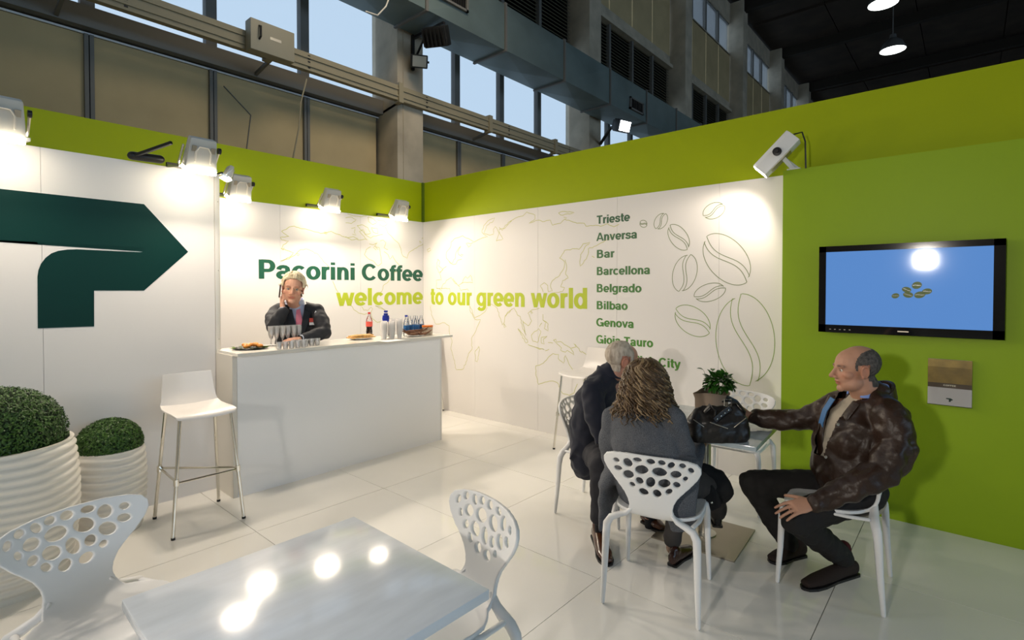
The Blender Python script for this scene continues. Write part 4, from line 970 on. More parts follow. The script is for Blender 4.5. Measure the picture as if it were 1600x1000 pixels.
def button(t, p, n, r, m): return wb_(MB().lathe([(r*.9, 0), (r, .002), (r*.8, .004), (0, .003)], p, 12, axis=n), 'button', m, t)
SR = Vector((.6574, -.7536, 0))      # to the right as seen from the camera
UP = Vector((0, 0, 1))

# ---------------------------------------------- man in the brown leather jacket
def man_brown():
    hc = at(1337, 577, 2.82); t = thing('person', 'seated bald man in a brown leather jacket reaching across the table', 'person', (3.32, .5, 0))
    B = basis(-SR + FW * .16 - UP * .06, UP + SR * -.02); s = 1.05
    pel = at(1324, 764, 2.84); Sn = at(1388, 648, 2.65); Sf = at(1310, 634, 3.0); sd = (Sn - Sf).normalized()
    En = at(1380, 738, 2.56); Wn = at(1283, 783, 2.62); Ef = at(1246, 658, 3.12); Wf = at(1180, 652, 3.22)
    Hn = at(1340, 774, 2.77); Hf = at(1322, 760, 2.98); Kn = at(1243, 810, 2.76); Kf = at(1176, 754, 3.13); An = at(1318, 872, 2.9); Af = at(1232, 848, 3.1)
    nb = at(1360, 626, 2.83)
    mb = MB(); head_parts(mb, hc, B, s, nb, jaw=1.25, neck_r=.072)
    mb.loft([nb - UP*.07, at(1345, 690, 2.83), at(1330, 740, 2.86), pel], [(.10, .06), (.15, .11), (.15, .12), (.14, .12)], side=sd, n=20)
    mb.loft([Sn, at(1396, 695, 2.58), En, at(1330, 762, 2.58), Wn], [.045, .04, .038, .032, .028]); mb.loft([Sf, Ef, Wf], [.045, .038, .028])
    mb.loft([Sn, nb - UP*.04, Sf], [.045, .045, .045])
    mb.loft([Hn, Kn, An], [.07, .05, .035]); mb.loft([Hf, Kf, Af], [.07, .05, .035])
    hd = (at(1222, 797, 2.63) - Wn).normalized()
    hand(mb, Wn + hd * .035, hd, -UP * .8 + FW * .45, UP * .9 - FW * .1 + SR * -.1, 1.08, (10, 14, 10), 5, (48, 8))
    hf = (at(1155, 648, 3.24) - Wf).normalized(); hand(mb, Wf + hf * .02, hf, -UP * .3 + FW * -.9, UP, 1.0, (30, 30, 20), 4)
    me = remesh(mb, .0042, 3); tint_mesh(me, hc, B, s, (.50, .27, .18), brow=(.3, .27, .25)); me.name = 'body'; wparent(link('body', me), t)
    eyes(t, hc, B, s)
    hm = mat('short_grey_hair', (.12, .105, .095), .8, dark=(.035, .03, .028), vscale=70, detail=2)
    def pred(x, y, z):
        ax = np.abs(x); front = .036 - .30 * np.clip(z - .03, 0, 1)
        a = .078 - np.sqrt((y + .045)**2 + (z - .022)**2); a = np.maximum(a, np.minimum(-.045 - y, .102 - z + np.clip(-y - .06, 0, 1) * .3)); b = z + .085
        ear = (np.abs(y + .006) < .024) & (z < .028) & (ax > .055); k = np.minimum(a, b); k = np.where(ear, -1, k)
        return np.where((y > -.02) & (z < -.0), -1, k)
    patch(me, hc, B, s, pred, 'hair', hm, t, .0028, .0016, 160)
    lea = mat('brown_leather', (.030, .015, .009), .42, spec=.45, bump=.6, bscale=18, bdist=.012, var=.3, vscale=6, detail=6)
    jb = MB()
    jb.loft([at(1326, 764, 2.84), at(1322, 738, 2.85), at(1325, 698, 2.85), at(1340, 660, 2.83), at(1354, 634, 2.83), at(1360, 618, 2.83)], [(.165, .125), (.185, .160), (.20, .170), (.205, .148), (.16, .108), (.10, .08)], side=sd, n=28)
    jb.loft([nb + UP*.0, Sn], [.075, .085]); jb.loft([nb, Sf], [.075, .08])
    jb.loft([Sn, at(1402, 695, 2.58), En, at(1330, 762, 2.58), Wn, Wn + hd*.02], [.088, .088, .078, .064, .052, .050], n=20)
    jb.loft([Sf, at(1280, 650, 3.05), Ef, at(1215, 655, 3.17), Wf], [.085, .076, .064, .056, .048], n=20)
    fd = UP.cross(sd); fd = fd if fd.dot(-SR) > 0 else -fd
    fd.z = 0; fd.normalize(); cc = np.array(at(1343, 682, 2.84)); F_ = np.array(fd); S_ = np.array(Vector((sd.x, sd.y, 0)).normalized())
    def cut(co):
        q = co - cc; f = q @ F_; x = q @ S_; z = co[:, 2]
        w_ = .040 + .17 * np.clip(z - .72, 0, .3); return (f > .02) & (np.abs(x + .015) < w_) & (z > .70)
    cloth('jacket', jb, lea, t, .0075, 4, .026, 8, 1, cut)
    sw = MB(); sw.loft([at(1335, 770, 2.86), at(1325, 735, 2.86), at(1332, 700, 2.85), at(1344, 658, 2.83), at(1357, 630, 2.83)], [(.16, .135), (.168, .158), (.174, .158), (.166, .134), (.112, .088)], side=sd, n=24)
    cloth('pullover', sw, mat('beige_knit', (.42, .36, .28), .9), t, .009, 3, .006, 12, 2)
    blu = mat('blue_shirt', (.20, .32, .72), .7); cb_ = basis(-SR - UP * .0, UP)
    Bn = basis(fd, UP + fd * .18)
    collar(t, nb + UP * .030 + fd * .012, Bn, .090, .094, .040, .006, blu, 30, .020, 'shirt_collar', .08)
    collar(t, nb + UP * .008, Bn, .098, .100, .062, .016, lea, 42, .034, 'jacket_collar', .06, .03)
    f0 = nb + fd * .125 - UP * .04
    fb = mat('blue_lining', (.05, .16, .36), .6)
    P = lambda x, f, z: Vector((0, 0, 0)) + Vector(cc.tolist()) * 1 + Vector(F_.tolist()) * f + Vector(S_.tolist()) * x + UP * (z - cc[2])
    strip(t, [P(-.055, .115, 1.0), P(-.07, .150, .93), P(-.075, .168, .86), P(-.065, .175, .78)], .035, F_, fb, 'shirt_front', .004)
    # open jacket edges, a rolled welt each
    for sgn, nm in ((1, 'jacket_edge'), (-1, 'jacket_edge')):
        pts = [P(-.015 + sgn * (.042 + .17 * max(0, z - .72)), f, z) for z, f in ((1.0, .085), (.94, .125), (.88, .155), (.80, .18), (.72, .182), (.64, .178))]
        wb_(MB().loft(pts, [(.026, .009)]*6, side=S_, n=10), nm, lea, t)
    for u_, v_ in ((1309, 663), (1290, 714)): 
        p = at(u_, v_, 2.68); button(t, at(u_, v_, 2.655), -FW, .008, M['steel'])
    tm = mat('black_trousers', (.012, .011, .011), .85, bump=.3, bscale=12, bdist=.006); tb = MB()
    tb.loft([Hn + UP*.0, (Hn+Kn)/2 - UP*.0, Kn], [.098, .088, .078], n=20); tb.loft([Kn, (Kn+An)/2 - fd*.0, An - (An-Kn).normalized()*.02], [.078, .070, .060], n=18, round_=True)
    tb.loft([Hf, (Hf+Kf)/2, Kf], [.098, .085, .076], n=20); tb.loft([Kf, (Kf+Af)/2, Af], [.076, .068, .058], n=18)
    tb.loft([at(1352, 770, 2.76), pel, at(1335, 765, 2.98)], [(.11, .10)]*3, n=20)
    cloth('trousers', tb, tm, t, .0085, 4, .014, 10, 4)
    sk = mat('dark_red_sock', (.06, .006, .008), .9)
    for a_, z_ in ((An, 0), (Af, 0)): wb_(MB().loft([a_ + UP*.06, a_, a_ - UP*.045], [.038, .037, .036]), 'sock', sk, t)
    sm = mat('dark_brown_suede', (.022, .012, .009), .85)
    shoe(t, on_z(1338, 897, 0), on_z(1254, 922, 0), sm, 1.0); shoe(t, on_z(1256, 868, 0), on_z(1203, 880, 0), sm, 1.0)
man_brown()

# ---------------------------------------------- man in the navy suit
def man_navy():
    hc = at(973, 563, 3.58); t = thing('person', 'seated grey-haired man in a navy suit seen side-on behind the woman', 'person', (3.25, 1.98, 0))
    B = basis(SR + FW * .10 - UP * .14, UP + SR * .08); s = 1.06
    pel = at(932, 700, 3.72); nb = at(955, 586, 3.62); Sr = at(926, 611, 3.50); Sl = at(960, 602, 3.83); sd = (Sr - Sl).normalized()
    Er = at(940, 682, 3.42); Wr = at(992, 668, 3.32); El = at(985, 665, 3.80); Wl = at(1015, 655, 3.60)
    Hr = at(930, 706, 3.62); Hl = at(945, 700, 3.82); Kr = at(940, 728, 3.26); Kl = at(1000, 728, 3.45); Ar = at(938, 826, 3.27); Al = at(1016, 812, 3.5)
    mb = MB(); head_parts(mb, hc, B, s, nb, jaw=1.15, neck_r=.056)
    mb.loft([nb - UP*.07, at(935, 640, 3.68), pel], [(.10, .06), (.14, .09), (.13, .1)], side=sd, n=18); mb.loft([Sr, nb - UP*.03, Sl], [.04, .04, .04])
    mb.loft([Sr, Er, Wr], [.04, .035, .027]); mb.loft([Sl, El, Wl], [.04, .035, .027]); mb.loft([Hr, Kr, Ar], [.07, .05, .033]); mb.loft([Hl, Kl, Al], [.07, .05, .033])
    hand(mb, Wr, (Wr - Er), -UP, FW, 1.0); hand(mb, Wl, (Wl - El), -UP, -FW, 1.0)
    me = remesh(mb, .0045, 3); tint_mesh(me, hc, B, s, (.52, .27, .19), brow=(.25, .2, .18)); me.name = 'body'; wparent(link('body', me), t); eyes(t, hc, B, s)
    def pred(x, y, z):
        ax = np.abs(x); k = np.minimum(.050 - y - np.clip(z - .06, 0, 1) * .5, z + .075); ear = (np.abs(y + .006) < .026) & (z < .034) & (ax > .055)
        return np.where(ear | ((y > -.025) & (z < .0)), -1, k)
    patch(me, hc, B, s, pred, 'hair', mat('grey_hair', (.62, .54, .44), .7, dark=(.30, .24, .19), vscale=45, stretch=(1, 1, .4)), t, .007, .003, 60, 2, True)
    nv = mat('navy_suit_cloth', (.010, .012, .024), .85, sheen=.1, bump=.15, bscale=30, bdist=.003)
    jb = MB(); jb.loft([at(923, 716, 3.74), at(925, 690, 3.72), at(924, 660, 3.71), at(932, 622, 3.67), at(944, 597, 3.63), at(953, 580, 3.61)], [(.19, .13), (.195, .145), (.185, .14), (.195, .135), (.16, .105), (.085, .07)], side=sd, n=26)
    jb.loft([nb - UP*.01, Sr], [.07, .075]); jb.loft([nb - UP*.01, Sl], [.07, .075])
    jb.loft([Sr, at(930, 650, 3.44), Er, (Er+Wr)/2, Wr], [.078, .072, .064, .056, .046], n=18); jb.loft([Sl, El, Wl], [.075, .06, .045], n=16)
    jb.loft([at(915, 694, 3.70), at(905, 708, 3.72)], [(.16, .05), (.15, .03)], side=sd, n=20)
    cloth('jacket', jb, nv, t, .0085, 4, .015, 9, 6)
    fd = SR * .97 + FW * .15; Bn = basis(fd, UP + fd * .35)
    collar(t, nb + UP * .015 + fd * .008, Bn, .070, .075, .038, .006, mat('pale_blue_shirt', (.38, .46, .66), .7), 35, .018, 'shirt_collar', .1)
    collar(t, nb + UP * .004, Bn, .086, .090, .040, .012, nv, 45, .022, 'jacket_collar', .10, .02)
    q = nb + fd * .10
    strip(t, [q - UP*.02 + fd*.012, q - UP*.09 + fd*.035, q - UP*.20 + fd*.05], .06, fd + UP*.2, COLM('white_blue_shirt_front', (.42, .50, .68)), 'shirt_front', .01, [.07, .08, .05])
    strip(t, [q - UP*.02 + fd*.022, q - UP*.08 + fd*.046, q - UP*.20 + fd*.062], .03, fd + UP*.2, COLM('dark_blue_tie', (.010, .018, .10)), 'tie', .008, [.025, .035, .05])
    tb = MB(); tb.loft([Hr, (Hr+Kr)/2, Kr], [.098, .09, .078], n=18); tb.loft([Kr, (Kr+Ar)/2 + SR*-.0, Ar + UP*.085], [.078, .066, .062], n=18)
    tb.loft([Hl, Kl], [.098, .078], n=18); tb.loft([Kl, Al + UP*.06], [.076, .06], n=18); tb.loft([Hr, pel, Hl], [.1]*3, n=16)
    cloth('trousers', tb, COLM('charcoal_trousers', (.016, .016, .022)), t, .009, 4, .012, 10, 8)
    for a_ in (Ar, Al): wb_(MB().loft([a_ + UP*.12, a_ + UP*.04, a_ - UP*.045], [.042, .038, .036]), 'sock', COLM('black_sock', (.008, .008, .01)), t)
    br = mat('polished_brown_leather', (.075, .026, .012), .22, coat=.3)
    s1 = shoe(t, on_z(930, 838, 0), on_z(950, 886, 0), br, 1.05); s2 = shoe(t, on_z(1005, 815, 0), on_z(1036, 832, 0), br)
    h = on_z(930, 838, 0); e = on_z(950, 886, 0); dd = (e - h).normalized(); sv = dd.cross(UP)
    for k in range(4):
        p = h + dd * (.105 + .018*k) + UP * (.100 - .011*k); wb_(MB().loft([p - sv*.018, p + UP*.004, p + sv*.018], [.0022]*3, n=6), 'lace', M['black'], t)
_cm = {}
def COLM(n, c, r=.8, **k):
    if n not in _cm: _cm[n] = mat(n, c, r, **k)
    return _cm[n]
man_navy()

# ---------------------------------------------- woman in the grey jacket
def woman():
    hc = at(1008, 604, 2.86); t = thing('person', 'seated woman in a grey tweed jacket with wavy brown hair, back to the camera', 'person', (2.62, 1.24, 0))
    fd = Vector((.97, .24, 0)).normalized(); lf = Vector((-.24, .97, 0)).normalized()
    B = basis(fd + lf * .25, UP); s = .98
    nb = at(1004, 634, 2.84); pel = at(1018, 758, 2.80); SL = at(960, 651, 2.92); SRt = at(1050, 653, 2.74)
    EL = at(955, 722, 3.0); WL = at(1010, 712, 3.2); ER = at(1078, 731, 2.82); WR = at(1092, 700, 3.05)
    HL = at(995, 756, 2.86); HR = at(1040, 760, 2.76); KL = at(1068, 745, 3.16); KR = at(1116, 756, 3.04); AL = at(1050, 848, 3.06); AR = at(1122, 800, 3.14)
    mb = MB(); head_parts(mb, hc, B, s, nb, neck_r=.05)
    mb.loft([nb - UP*.05, at(1008, 690, 2.82), at(1015, 735, 2.80), pel], [(.11, .06), (.13, .085), (.12, .085), (.14, .1)], side=lf, n=18); mb.loft([SL, nb, SRt], [.04, .05, .04])
    mb.loft([SL, EL, WL], [.036, .03, .024]); mb.loft([SRt, ER, WR], [.036, .03, .024]); mb.loft([HL, KL, AL], [.07, .048, .03]); mb.loft([HR, KR, AR], [.07, .048, .03])
    hand(mb, WL, WL - EL, -UP, -lf, .9); hand(mb, WR, WR - ER, -UP, lf, .9)
    me = remesh(mb, .0048, 3); tint_mesh(me, hc, B, s, (.58, .36, .27)); me.name = 'body'; wparent(link('body', me), t); eyes(t, hc, B, s)
    tw = mat('grey_tweed', (.13, .137, .155), .9, dark=(.05, .054, .064), vscale=260, detail=2, bump=.3, bscale=120, bdist=.002)
    jb = MB()
    jb.loft([at(1020, 762, 2.78), at(1018, 748, 2.79), at(1013, 718, 2.80), at(1008, 684, 2.82), at(1004, 656, 2.83), at(1004, 638, 2.84)], [(.195, .12), (.198, .132), (.176, .122), (.188, .122), (.18, .10), (.10, .065)], side=lf, n=28)
    jb.loft([nb - UP*.015, SL], [.062, .066]); jb.loft([nb - UP*.015, SRt], [.062, .066])
    jb.loft([SL, at(953, 692, 2.95), EL, WL], [.066, .064, .056, .04], n=18); jb.loft([SRt, at(1066, 697, 2.76), ER, WR], [.066, .062, .056, .042], n=18)
    jl = MB(); cl = Vector((2.60, 1.45, 0)) + lf * .075
    jb.loft([cl + UP*.62 - lf*.05, cl + UP*.52 - lf*.0, cl + UP*.40 + fd*.0, cl + UP*.30 + lf*.01], [(.11, .06), (.14, .045), (.15, .032), (.155, .024)], side=fd, n=22)
    cr = at(1066, 790, 2.60)
    jb.loft([cr + UP*.17 + fd*.10, cr + UP*.08 + fd*.02, cr - UP*.02, cr - UP*.12 + fd*.02], [(.08, .05), (.075, .035), (.075, .024), (.068, .018)], side=SR, n=20)
    cloth('jacket', jb, tw, t, .0078, 4, .014, 8, 11)
    # centre back seam and sleeve seams
    tb = MB(); tb.loft([HL, (HL+KL)/2, KL], [.09, .085, .068], n=18); tb.loft([KL, AL + UP*.02], [.066, .052], n=16); tb.loft([HR, (HR+KR)/2, KR], [.092, .085, .07], n=18); tb.loft([KR, AR + UP*.0], [.066, .05], n=16); tb.loft([HL, pel, HR], [.1]*3, n=16)
    cloth('trousers', tb, COLM('grey_brown_trousers', (.045, .04, .038)), t, .009, 4, .01, 10, 12)
    lo = mat('dark_red_brown_leather', (.050, .016, .010), .25, coat=.2)
    shoe(t, on_z(1049, 886, 0), on_z(1078, 862, 0), lo, .9, hgt=.05)
    a = on_z(1049, 886, 0); wb_(MB().loft([AL + UP*.05, AL - UP*.035], [.032, .033]), 'sock', COLM('beige_stocking', (.32, .22, .17)), t)
    o = shoe(t, Vector((AR.x - .03, AR.y - .01, 0)), Vector((AR.x + .16, AR.y + .10, 0)), COLM('black_boot', (.01, .01, .01), .3), .9, z=AR.z - .085)
    # hair: inner mass and many waving locks
    hm = mat('brown_wavy_hair', (.5, .5, .5), .42, spec=.5, attr='tint'); T = lambda p: hc + B @ Vector(p)
    core = MB(); core.ell(T((0, -.015, .045)), (.098, .118, .100), B); core.ell(T((0, -.045, -.03)), (.118, .095, .095), B); core.ell(T((0, -.055, -.085)), (.105, .075, .070), B)
    cme = remesh(core, .008, 3); a_ = cme.color_attributes.new('tint', 'FLOAT_COLOR', 'POINT'); a_.data.foreach_set('color', np.tile(np.array([.045, .028, .016, 1]), len(cme.vertices)))
    cme.materials.clear(); cme.materials.append(hm); fin(cme, True, 180); hb = link('hair', cme); wparent(hb, t)
    rnd = random.Random(4); lk = MB(); cols = []
    for i in range(420):
        az = rnd.uniform(-math.pi * 1.12, math.pi * .12); f0_ = rnd.uniform(0, 1)
        # start near the crown parting, run down over the head, then fall in waves
        r0 = rnd.uniform(.1, 1.0); ph = rnd.uniform(0, 6.28); amp = rnd.uniform(.010, .024); n_ = 15; pts = []; ln = rnd.uniform(.19, .285) * (1.0 if math.sin(az) < -.3 else .95)
        dx, dy_ = math.cos(az), math.sin(az); lift = rnd.uniform(.0, .012)
        st = .15 * r0
        for k in range(n_):
            l = st + ln * k / (n_ - 1)
            if l < .17:
                th = l / .17 * math.pi / 2; rad_ = (.100 + lift) * math.sin(th); z = .045 + (.105 + lift) * math.cos(th)
            else:
                q = l - .17; rad_ = .102 + lift + .10 * math.sin(min(q / .2, 1) * math.pi * .55) * .30; z = .045 - q * .86
            wv = amp * math.sin(l * 2*math.pi / .075 + ph) * min(1, l / .1); wv2 = amp * .8 * math.cos(l * 2*math.pi / .075 + ph) * min(1, max(0, l-.08) / .1)
            if l > .30: rad_ += (l - .30) * .5
            x = dx * (rad_ + wv2) - dy_ * wv; y = dy_ * (rad_ * 1.08 + wv2) + dx * wv - .018
            if y > .03 and z < .03: y = .03
            pts.append(T((x, y, z)))
        r_ = rnd.uniform(.003, .0065); n0 = len(lk.v)
        lk.loft(pts, [(r_ * (.6 + .4*math.sin(math.pi * min(1, .15 + k / n_))) * (1.3 if k < n_-3 else .9 - .3*(k-n_+3)), r_*.8) for k in range(n_)], n=6, round_=False)
        g = rnd.choice([0, 0, 1, 1, 2, 3]); c_ = [(.055, .030, .012), (.10, .058, .026), (.16, .10, .046), (.27, .185, .10)][g]; cols += [(c_[0], c_[1], c_[2], 1)] * (len(lk.v) - n0)
    lm = lk.mesh('locks', hm, True, 180); a_ = lm.color_attributes.new('tint', 'FLOAT_COLOR', 'POINT'); a_.data.foreach_set('color', np.array(cols).reshape(-1))
    o = link('locks', lm); o['kind'] = 'stuff'; o.parent = hb
    # chin-level curls turning out at both sides
    # black coat folded over her lap
    cb = MB(); cb.loft([at(1096, 738, 2.98), at(1112, 752, 2.97), at(1128, 775, 2.98)], [(.06, .045), (.09, .05), (.08, .035)], side=SR, n=18); cb.loft([at(1100, 768, 2.9), at(1116, 790, 2.92)], [(.06, .03), (.045, .025)], side=SR, n=16)
    me = remesh(cb, .009, 3); folds(me, .014, 9, 3); me.materials.clear(); me.materials.append(COLM('black_wool', (.008, .008, .009), .9)); fin(me, True, 180); c = link('coat', me)
    tag(c, 'black coat folded over the lap of the woman in grey', 'coat')
    b_ = MB().ell(at(1112, 785, 2.84), (.007, .007, .007), n=10, m=8).build('button', M['chrome']); b_.parent = c
woman()

# ---------------------------------------------- man behind the counter
def man_counter():
    hc = at(458, 451, 4.80); t = thing('person', 'white-haired man in a dark suit and pink tie phoning behind the counter', 'person', (2.35, 4.95, 0))
    toc = Vector((-hc.x, -hc.y, 0)).normalized(); rt = UP.cross(toc)      # rt: screen right
    if rt.dot(SR) < 0: rt = -rt
    B = basis(toc - UP * .10 + rt * -.06, UP + rt * .10); s = 1.14
    nb = at(461, 476, 4.92); ch = at(464, 508, 4.98); wa = at(466, 548, 5.03); pel = Vector((wa.x, wa.y, .98))
    Sr = at(432, 487, 4.94); Sl = at(494, 486, 5.0); Er = at(428, 512, 4.72); Wr = at(442, 484, 4.74); El = at(507, 520, 4.84); Wl = at(470, 529.5, 4.63)
    mb = MB(); head_parts(mb, hc, B, s, nb, jaw=.95, neck_r=.058)
    mb.loft([nb - UP*.07, ch, wa, pel], [(.10, .055), (.14, .085), (.13, .085), (.13, .1)], side=rt, n=18); mb.loft([Sr, nb - UP*.03, Sl], [.04, .04, .04])
    mb.loft([Sr, Er, Wr], [.04, .034, .026]); mb.loft([Sl, El, Wl], [.04, .034, .026])
    legs = []
    for sg in (-1, 1):
        h = pel + rt * (.10 * sg); legs.append(h); mb.loft([h, Vector((h.x, h.y + .02, .5)), Vector((h.x, h.y, .08))], [.07, .05, .035])
    hd = (at(439, 460, 4.80) - Wr).normalized()
    hand(mb, Wr + hd*.02, hd, rt * 1.0 - toc * .1, toc * 1.0 + rt * .1, 1.1, (22, 30, 20), 5, (35, 20))
    hl = (at(448, 531, 4.50) - Wl).normalized(); hand(mb, Wl + hl*.02, hl, -UP, toc, 1.05, (14, 22, 14), 6, (40, 15))
    me = remesh(mb, .0045, 3); tint_mesh(me, hc, B, s, (.66, .36, .25), brow=(.55, .45, .4)); me.name = 'body'; wparent(link('body', me), t); eyes(t, hc, B, s, (.1, .12, .14))
    def pred(x, y, z):
        ax = np.abs(x); k = np.minimum(.055 - y + np.clip(z - .065, 0, 1) * .9 - .0, z + .07); ear = (np.abs(y + .006) < .026) & (z < .02) & (ax > .06)
        return np.where(ear | ((y > .0) & (z < .02)) | ((y > .05) & (z < .065)), -1, k)
    whm = mat('white_blond_hair', (.80, .70, .50), .6, dark=(.50, .40, .24), vscale=30, stretch=(1, 1, .4))
    hp = patch(me, hc, B, s, pred, 'hair', whm, t, .016, .010, 40, 2, True)
    rnd = random.Random(9); lk = MB(); T = lambda p: hc + B @ (Vector(p) * s)
    for i in range(90):
        az = rnd.uniform(0, 6.28); q0 = rnd.uniform(.1, .5); pts = []
        for k in range(7):
            th = q0 + max(.15, (1.12 if math.sin(az) > .1 else 1.6) - q0) * k / 6 * .9; r_ = 1 + .05 * math.sin(k * 1.7 + i); az2 = az + .35 * k / 6
            pts.append(T((.090 * r_ * math.sin(th) * math.cos(az2), -.008 + .100 * r_ * math.sin(th) * math.sin(az2), .040 + .098 * r_ * math.cos(th))))
        lk.loft(pts, [(.006, .004)]*6 + [(.002, .002)], n=6, round_=False)
    o = wb_(lk, 'locks', whm, t, ang=180); o['kind'] = 'stuff'
    # glasses
    gm = COLM('thin_gold_frame', (.5, .38, .22), .3, metal=1)
    for sx in (-1, 1): wb_(MB().loft([T((sx*.031 + .019*math.cos(a), .100, .002 + .014*math.sin(a))) for a in [R(30*k) for k in range(13)]], [.0011*s]*13, n=5), 'spectacle_rim', gm, t)
    wb_(MB().loft([T((-.012, .1, .005)), T((.012, .1, .005))], [.0012*s]*2, n=5), 'spectacle_bridge', gm, t)
    su = mat('charcoal_suit_cloth', (.022, .024, .030), .8, bump=.15, bscale=30, bdist=.003)
    jb = MB(); jb.loft([pel - UP*.08, pel + UP*.02, wa, at(465, 527, 5.0), ch, at(462, 488, 4.95), at(461, 477, 4.93)], [(.20, .14), (.195, .13), (.19, .125), (.20, .13), (.20, .12), (.17, .095), (.10, .07)], side=rt, n=28)
    jb.loft([nb - UP*.01, Sr], [.06, .068]); jb.loft([nb - UP*.01, Sl], [.06, .068])
    jb.loft([Sr, at(426, 500, 4.82), Er, (Er+Wr)/2, Wr - hd*.025], [.070, .070, .066, .058, .050], n=18); jb.loft([Sl, at(503, 503, 4.93), El, (El+Wl)/2, Wl - hl*.03], [.072, .070, .066, .055, .048], n=18)
    cc = np.array(ch); F_ = np.array(toc); S_ = np.array(rt)
    z0 = 1.10; z1 = nb.z + .02
    def cut(co):
        q = co - cc; f = q @ F_; x = q @ S_ - .012; z = co[:, 2]; w_ = .012 + .062 * np.clip((z - z0) / (z1 - z0), 0, 1); return (f > .0) & (np.abs(x) < w_) & (z > z0)
    cloth('jacket', jb, su, t, .0075, 4, .012, 10, 21, cut)
    sh = MB(); sh.loft([wa, at(465, 527, 5.0), ch, at(462, 488, 4.95), nb + UP*.012], [(.15, .10), (.16, .108), (.165, .105), (.14, .088), (.072, .068)], side=rt, n=24)
    sm = COLM('pale_lilac_shirt', (.50, .53, .68), .7); cloth('shirt', sh, sm, t, .009, 3, .003, 12, 3)
    collar(t, nb + UP * .012 + toc * .012, basis(toc), .078, .080, .050, .006, sm, 25, .012, 'shirt_collar', .1, .01)
    P = lambda x, f, z: Vector((ch.x, ch.y, 0)) + rt * (x + .012) + toc * f + UP * z
    tz = nb.z
    strip(t, [P(0, .085, tz - .0), P(0, .112, tz - .05), P(.004, .124, tz - .12), P(.01, .128, tz - .2), P(.014, .128, tz - .30)], .05, toc, COLM('pink_tie', (.78, .22, .30), .5), 'tie', .008, [.040, .034, .052, .068, .078])
    wb_(MB().ell(P(0, .092, tz - .005), (.022, .014, .018)), 'tie_knot', COLM('pink_tie', (.8, .27, .34)), t)
    for sg in (-1, 1):
        strip(t, [P(sg*.072, .075, tz + .0), P(sg*.078, .118, tz - .07), P(sg*.055, .138, tz - .17), P(sg*.022, .142, tz - .30)], .05, toc + rt*sg*.2, su, 'lapel', .008, [.03, .06, .055, .015])
    p0 = P(.135, .135, tz - .145)
    strip(t, [p0 + UP*.02, p0 - UP*.018], .085, toc + rt*.25, COLM('red_badge_card', (.62, .07, .04), .4), 'name_badge', .004); strip(t, [p0 - UP*.02, p0 - UP*.045], .085, toc + rt*.25, COLM('white_card', (.8, .8, .8), .4), 'name_badge', .004)
    strip(t, [p0 + UP*.05 + rt*.0, p0 + UP*.075 + rt*.02, p0 + UP*.06 + rt*.03], .03, toc + rt*.25, COLM('white_pocket_square', (.8, .8, .82), .6), 'pocket_square', .004, [.01, .03, .004])
    tb = MB()
    for h in legs: tb.loft([h, Vector((h.x, h.y + .02, .5)), Vector((h.x, h.y, .06))], [.10, .078, .062], n=16)
    tb.loft([pel - rt*.06, pel + rt*.06], [.12, .12], n=16); cloth('trousers', tb, su, t, .012, 3, .01, 8, 5)
    for h in legs: shoe(t, Vector((h.x, h.y, 0)) - toc*.06, Vector((h.x, h.y, 0)) + toc*.2, M['black'])
    cuff = COLM('pale_blue_cuff', (.55, .60, .75), .7)
    wb_(MB().loft([Wr - hd*.03, Wr + hd*.012], [.038, .036], round_=False), 'shirt_cuff', cuff, t); wb_(MB().loft([Wl - hl*.03, Wl + hl*.002], [.037, .036], round_=False), 'shirt_cuff', cuff, t)
    wb_(MB().loft([Wl + hl*.004, Wl + hl*.018], [.034, .034], round_=False), 'watch', M['black'], t)
    pt_ = hc + B @ Vector((.094 * s, .020, -.030)); ax = (B @ Vector((-.01, .35, -1))).normalized()
    q = MB().loft([pt_ - ax*.05, pt_ + ax*.055], [(.022, .007)]*2, side=B @ Vector((0, 1, .35)), n=14).build('mobile_phone', M['blackgloss']); tag(q, 'black mobile phone held to the ear of the man behind the counter', 'phone')
man_counter()
# ------------------------------------------------------------------ things on the counter
CTZ = CZ
clear = glassy('clear_glass', (.97, .975, .98), .03, .06, .3)
def add_haze(m, f):
    nt = m.node_tree; o = next(n for n in nt.nodes if n.type == 'OUTPUT_MATERIAL'); src = o.inputs[0].links[0].from_socket
    d = nt.nodes.new('ShaderNodeBsdfDiffuse'); d.inputs[0].default_value = (.9, .9, .9, 1); mx = nt.nodes.new('ShaderNodeMixShader'); mx.inputs[0].default_value = f
    nt.links.new(src, mx.inputs[1]); nt.links.new(d.outputs[0], mx.inputs[2]); nt.links.new(mx.outputs[0], o.inputs[0])
flutem = glassy('highlight_whitened_glass', (.98, .98, .98), .05, .12, .35); add_haze(flutem, .2)  # white diffuse mixed in stands for bright highlights on the glass
ORD = ['first', 'second', 'third', 'fourth', 'fifth', 'sixth', 'seventh']
def place(u, v, z=CTZ): p = on_z(u, v, z); return Vector((p.x, p.y, z))
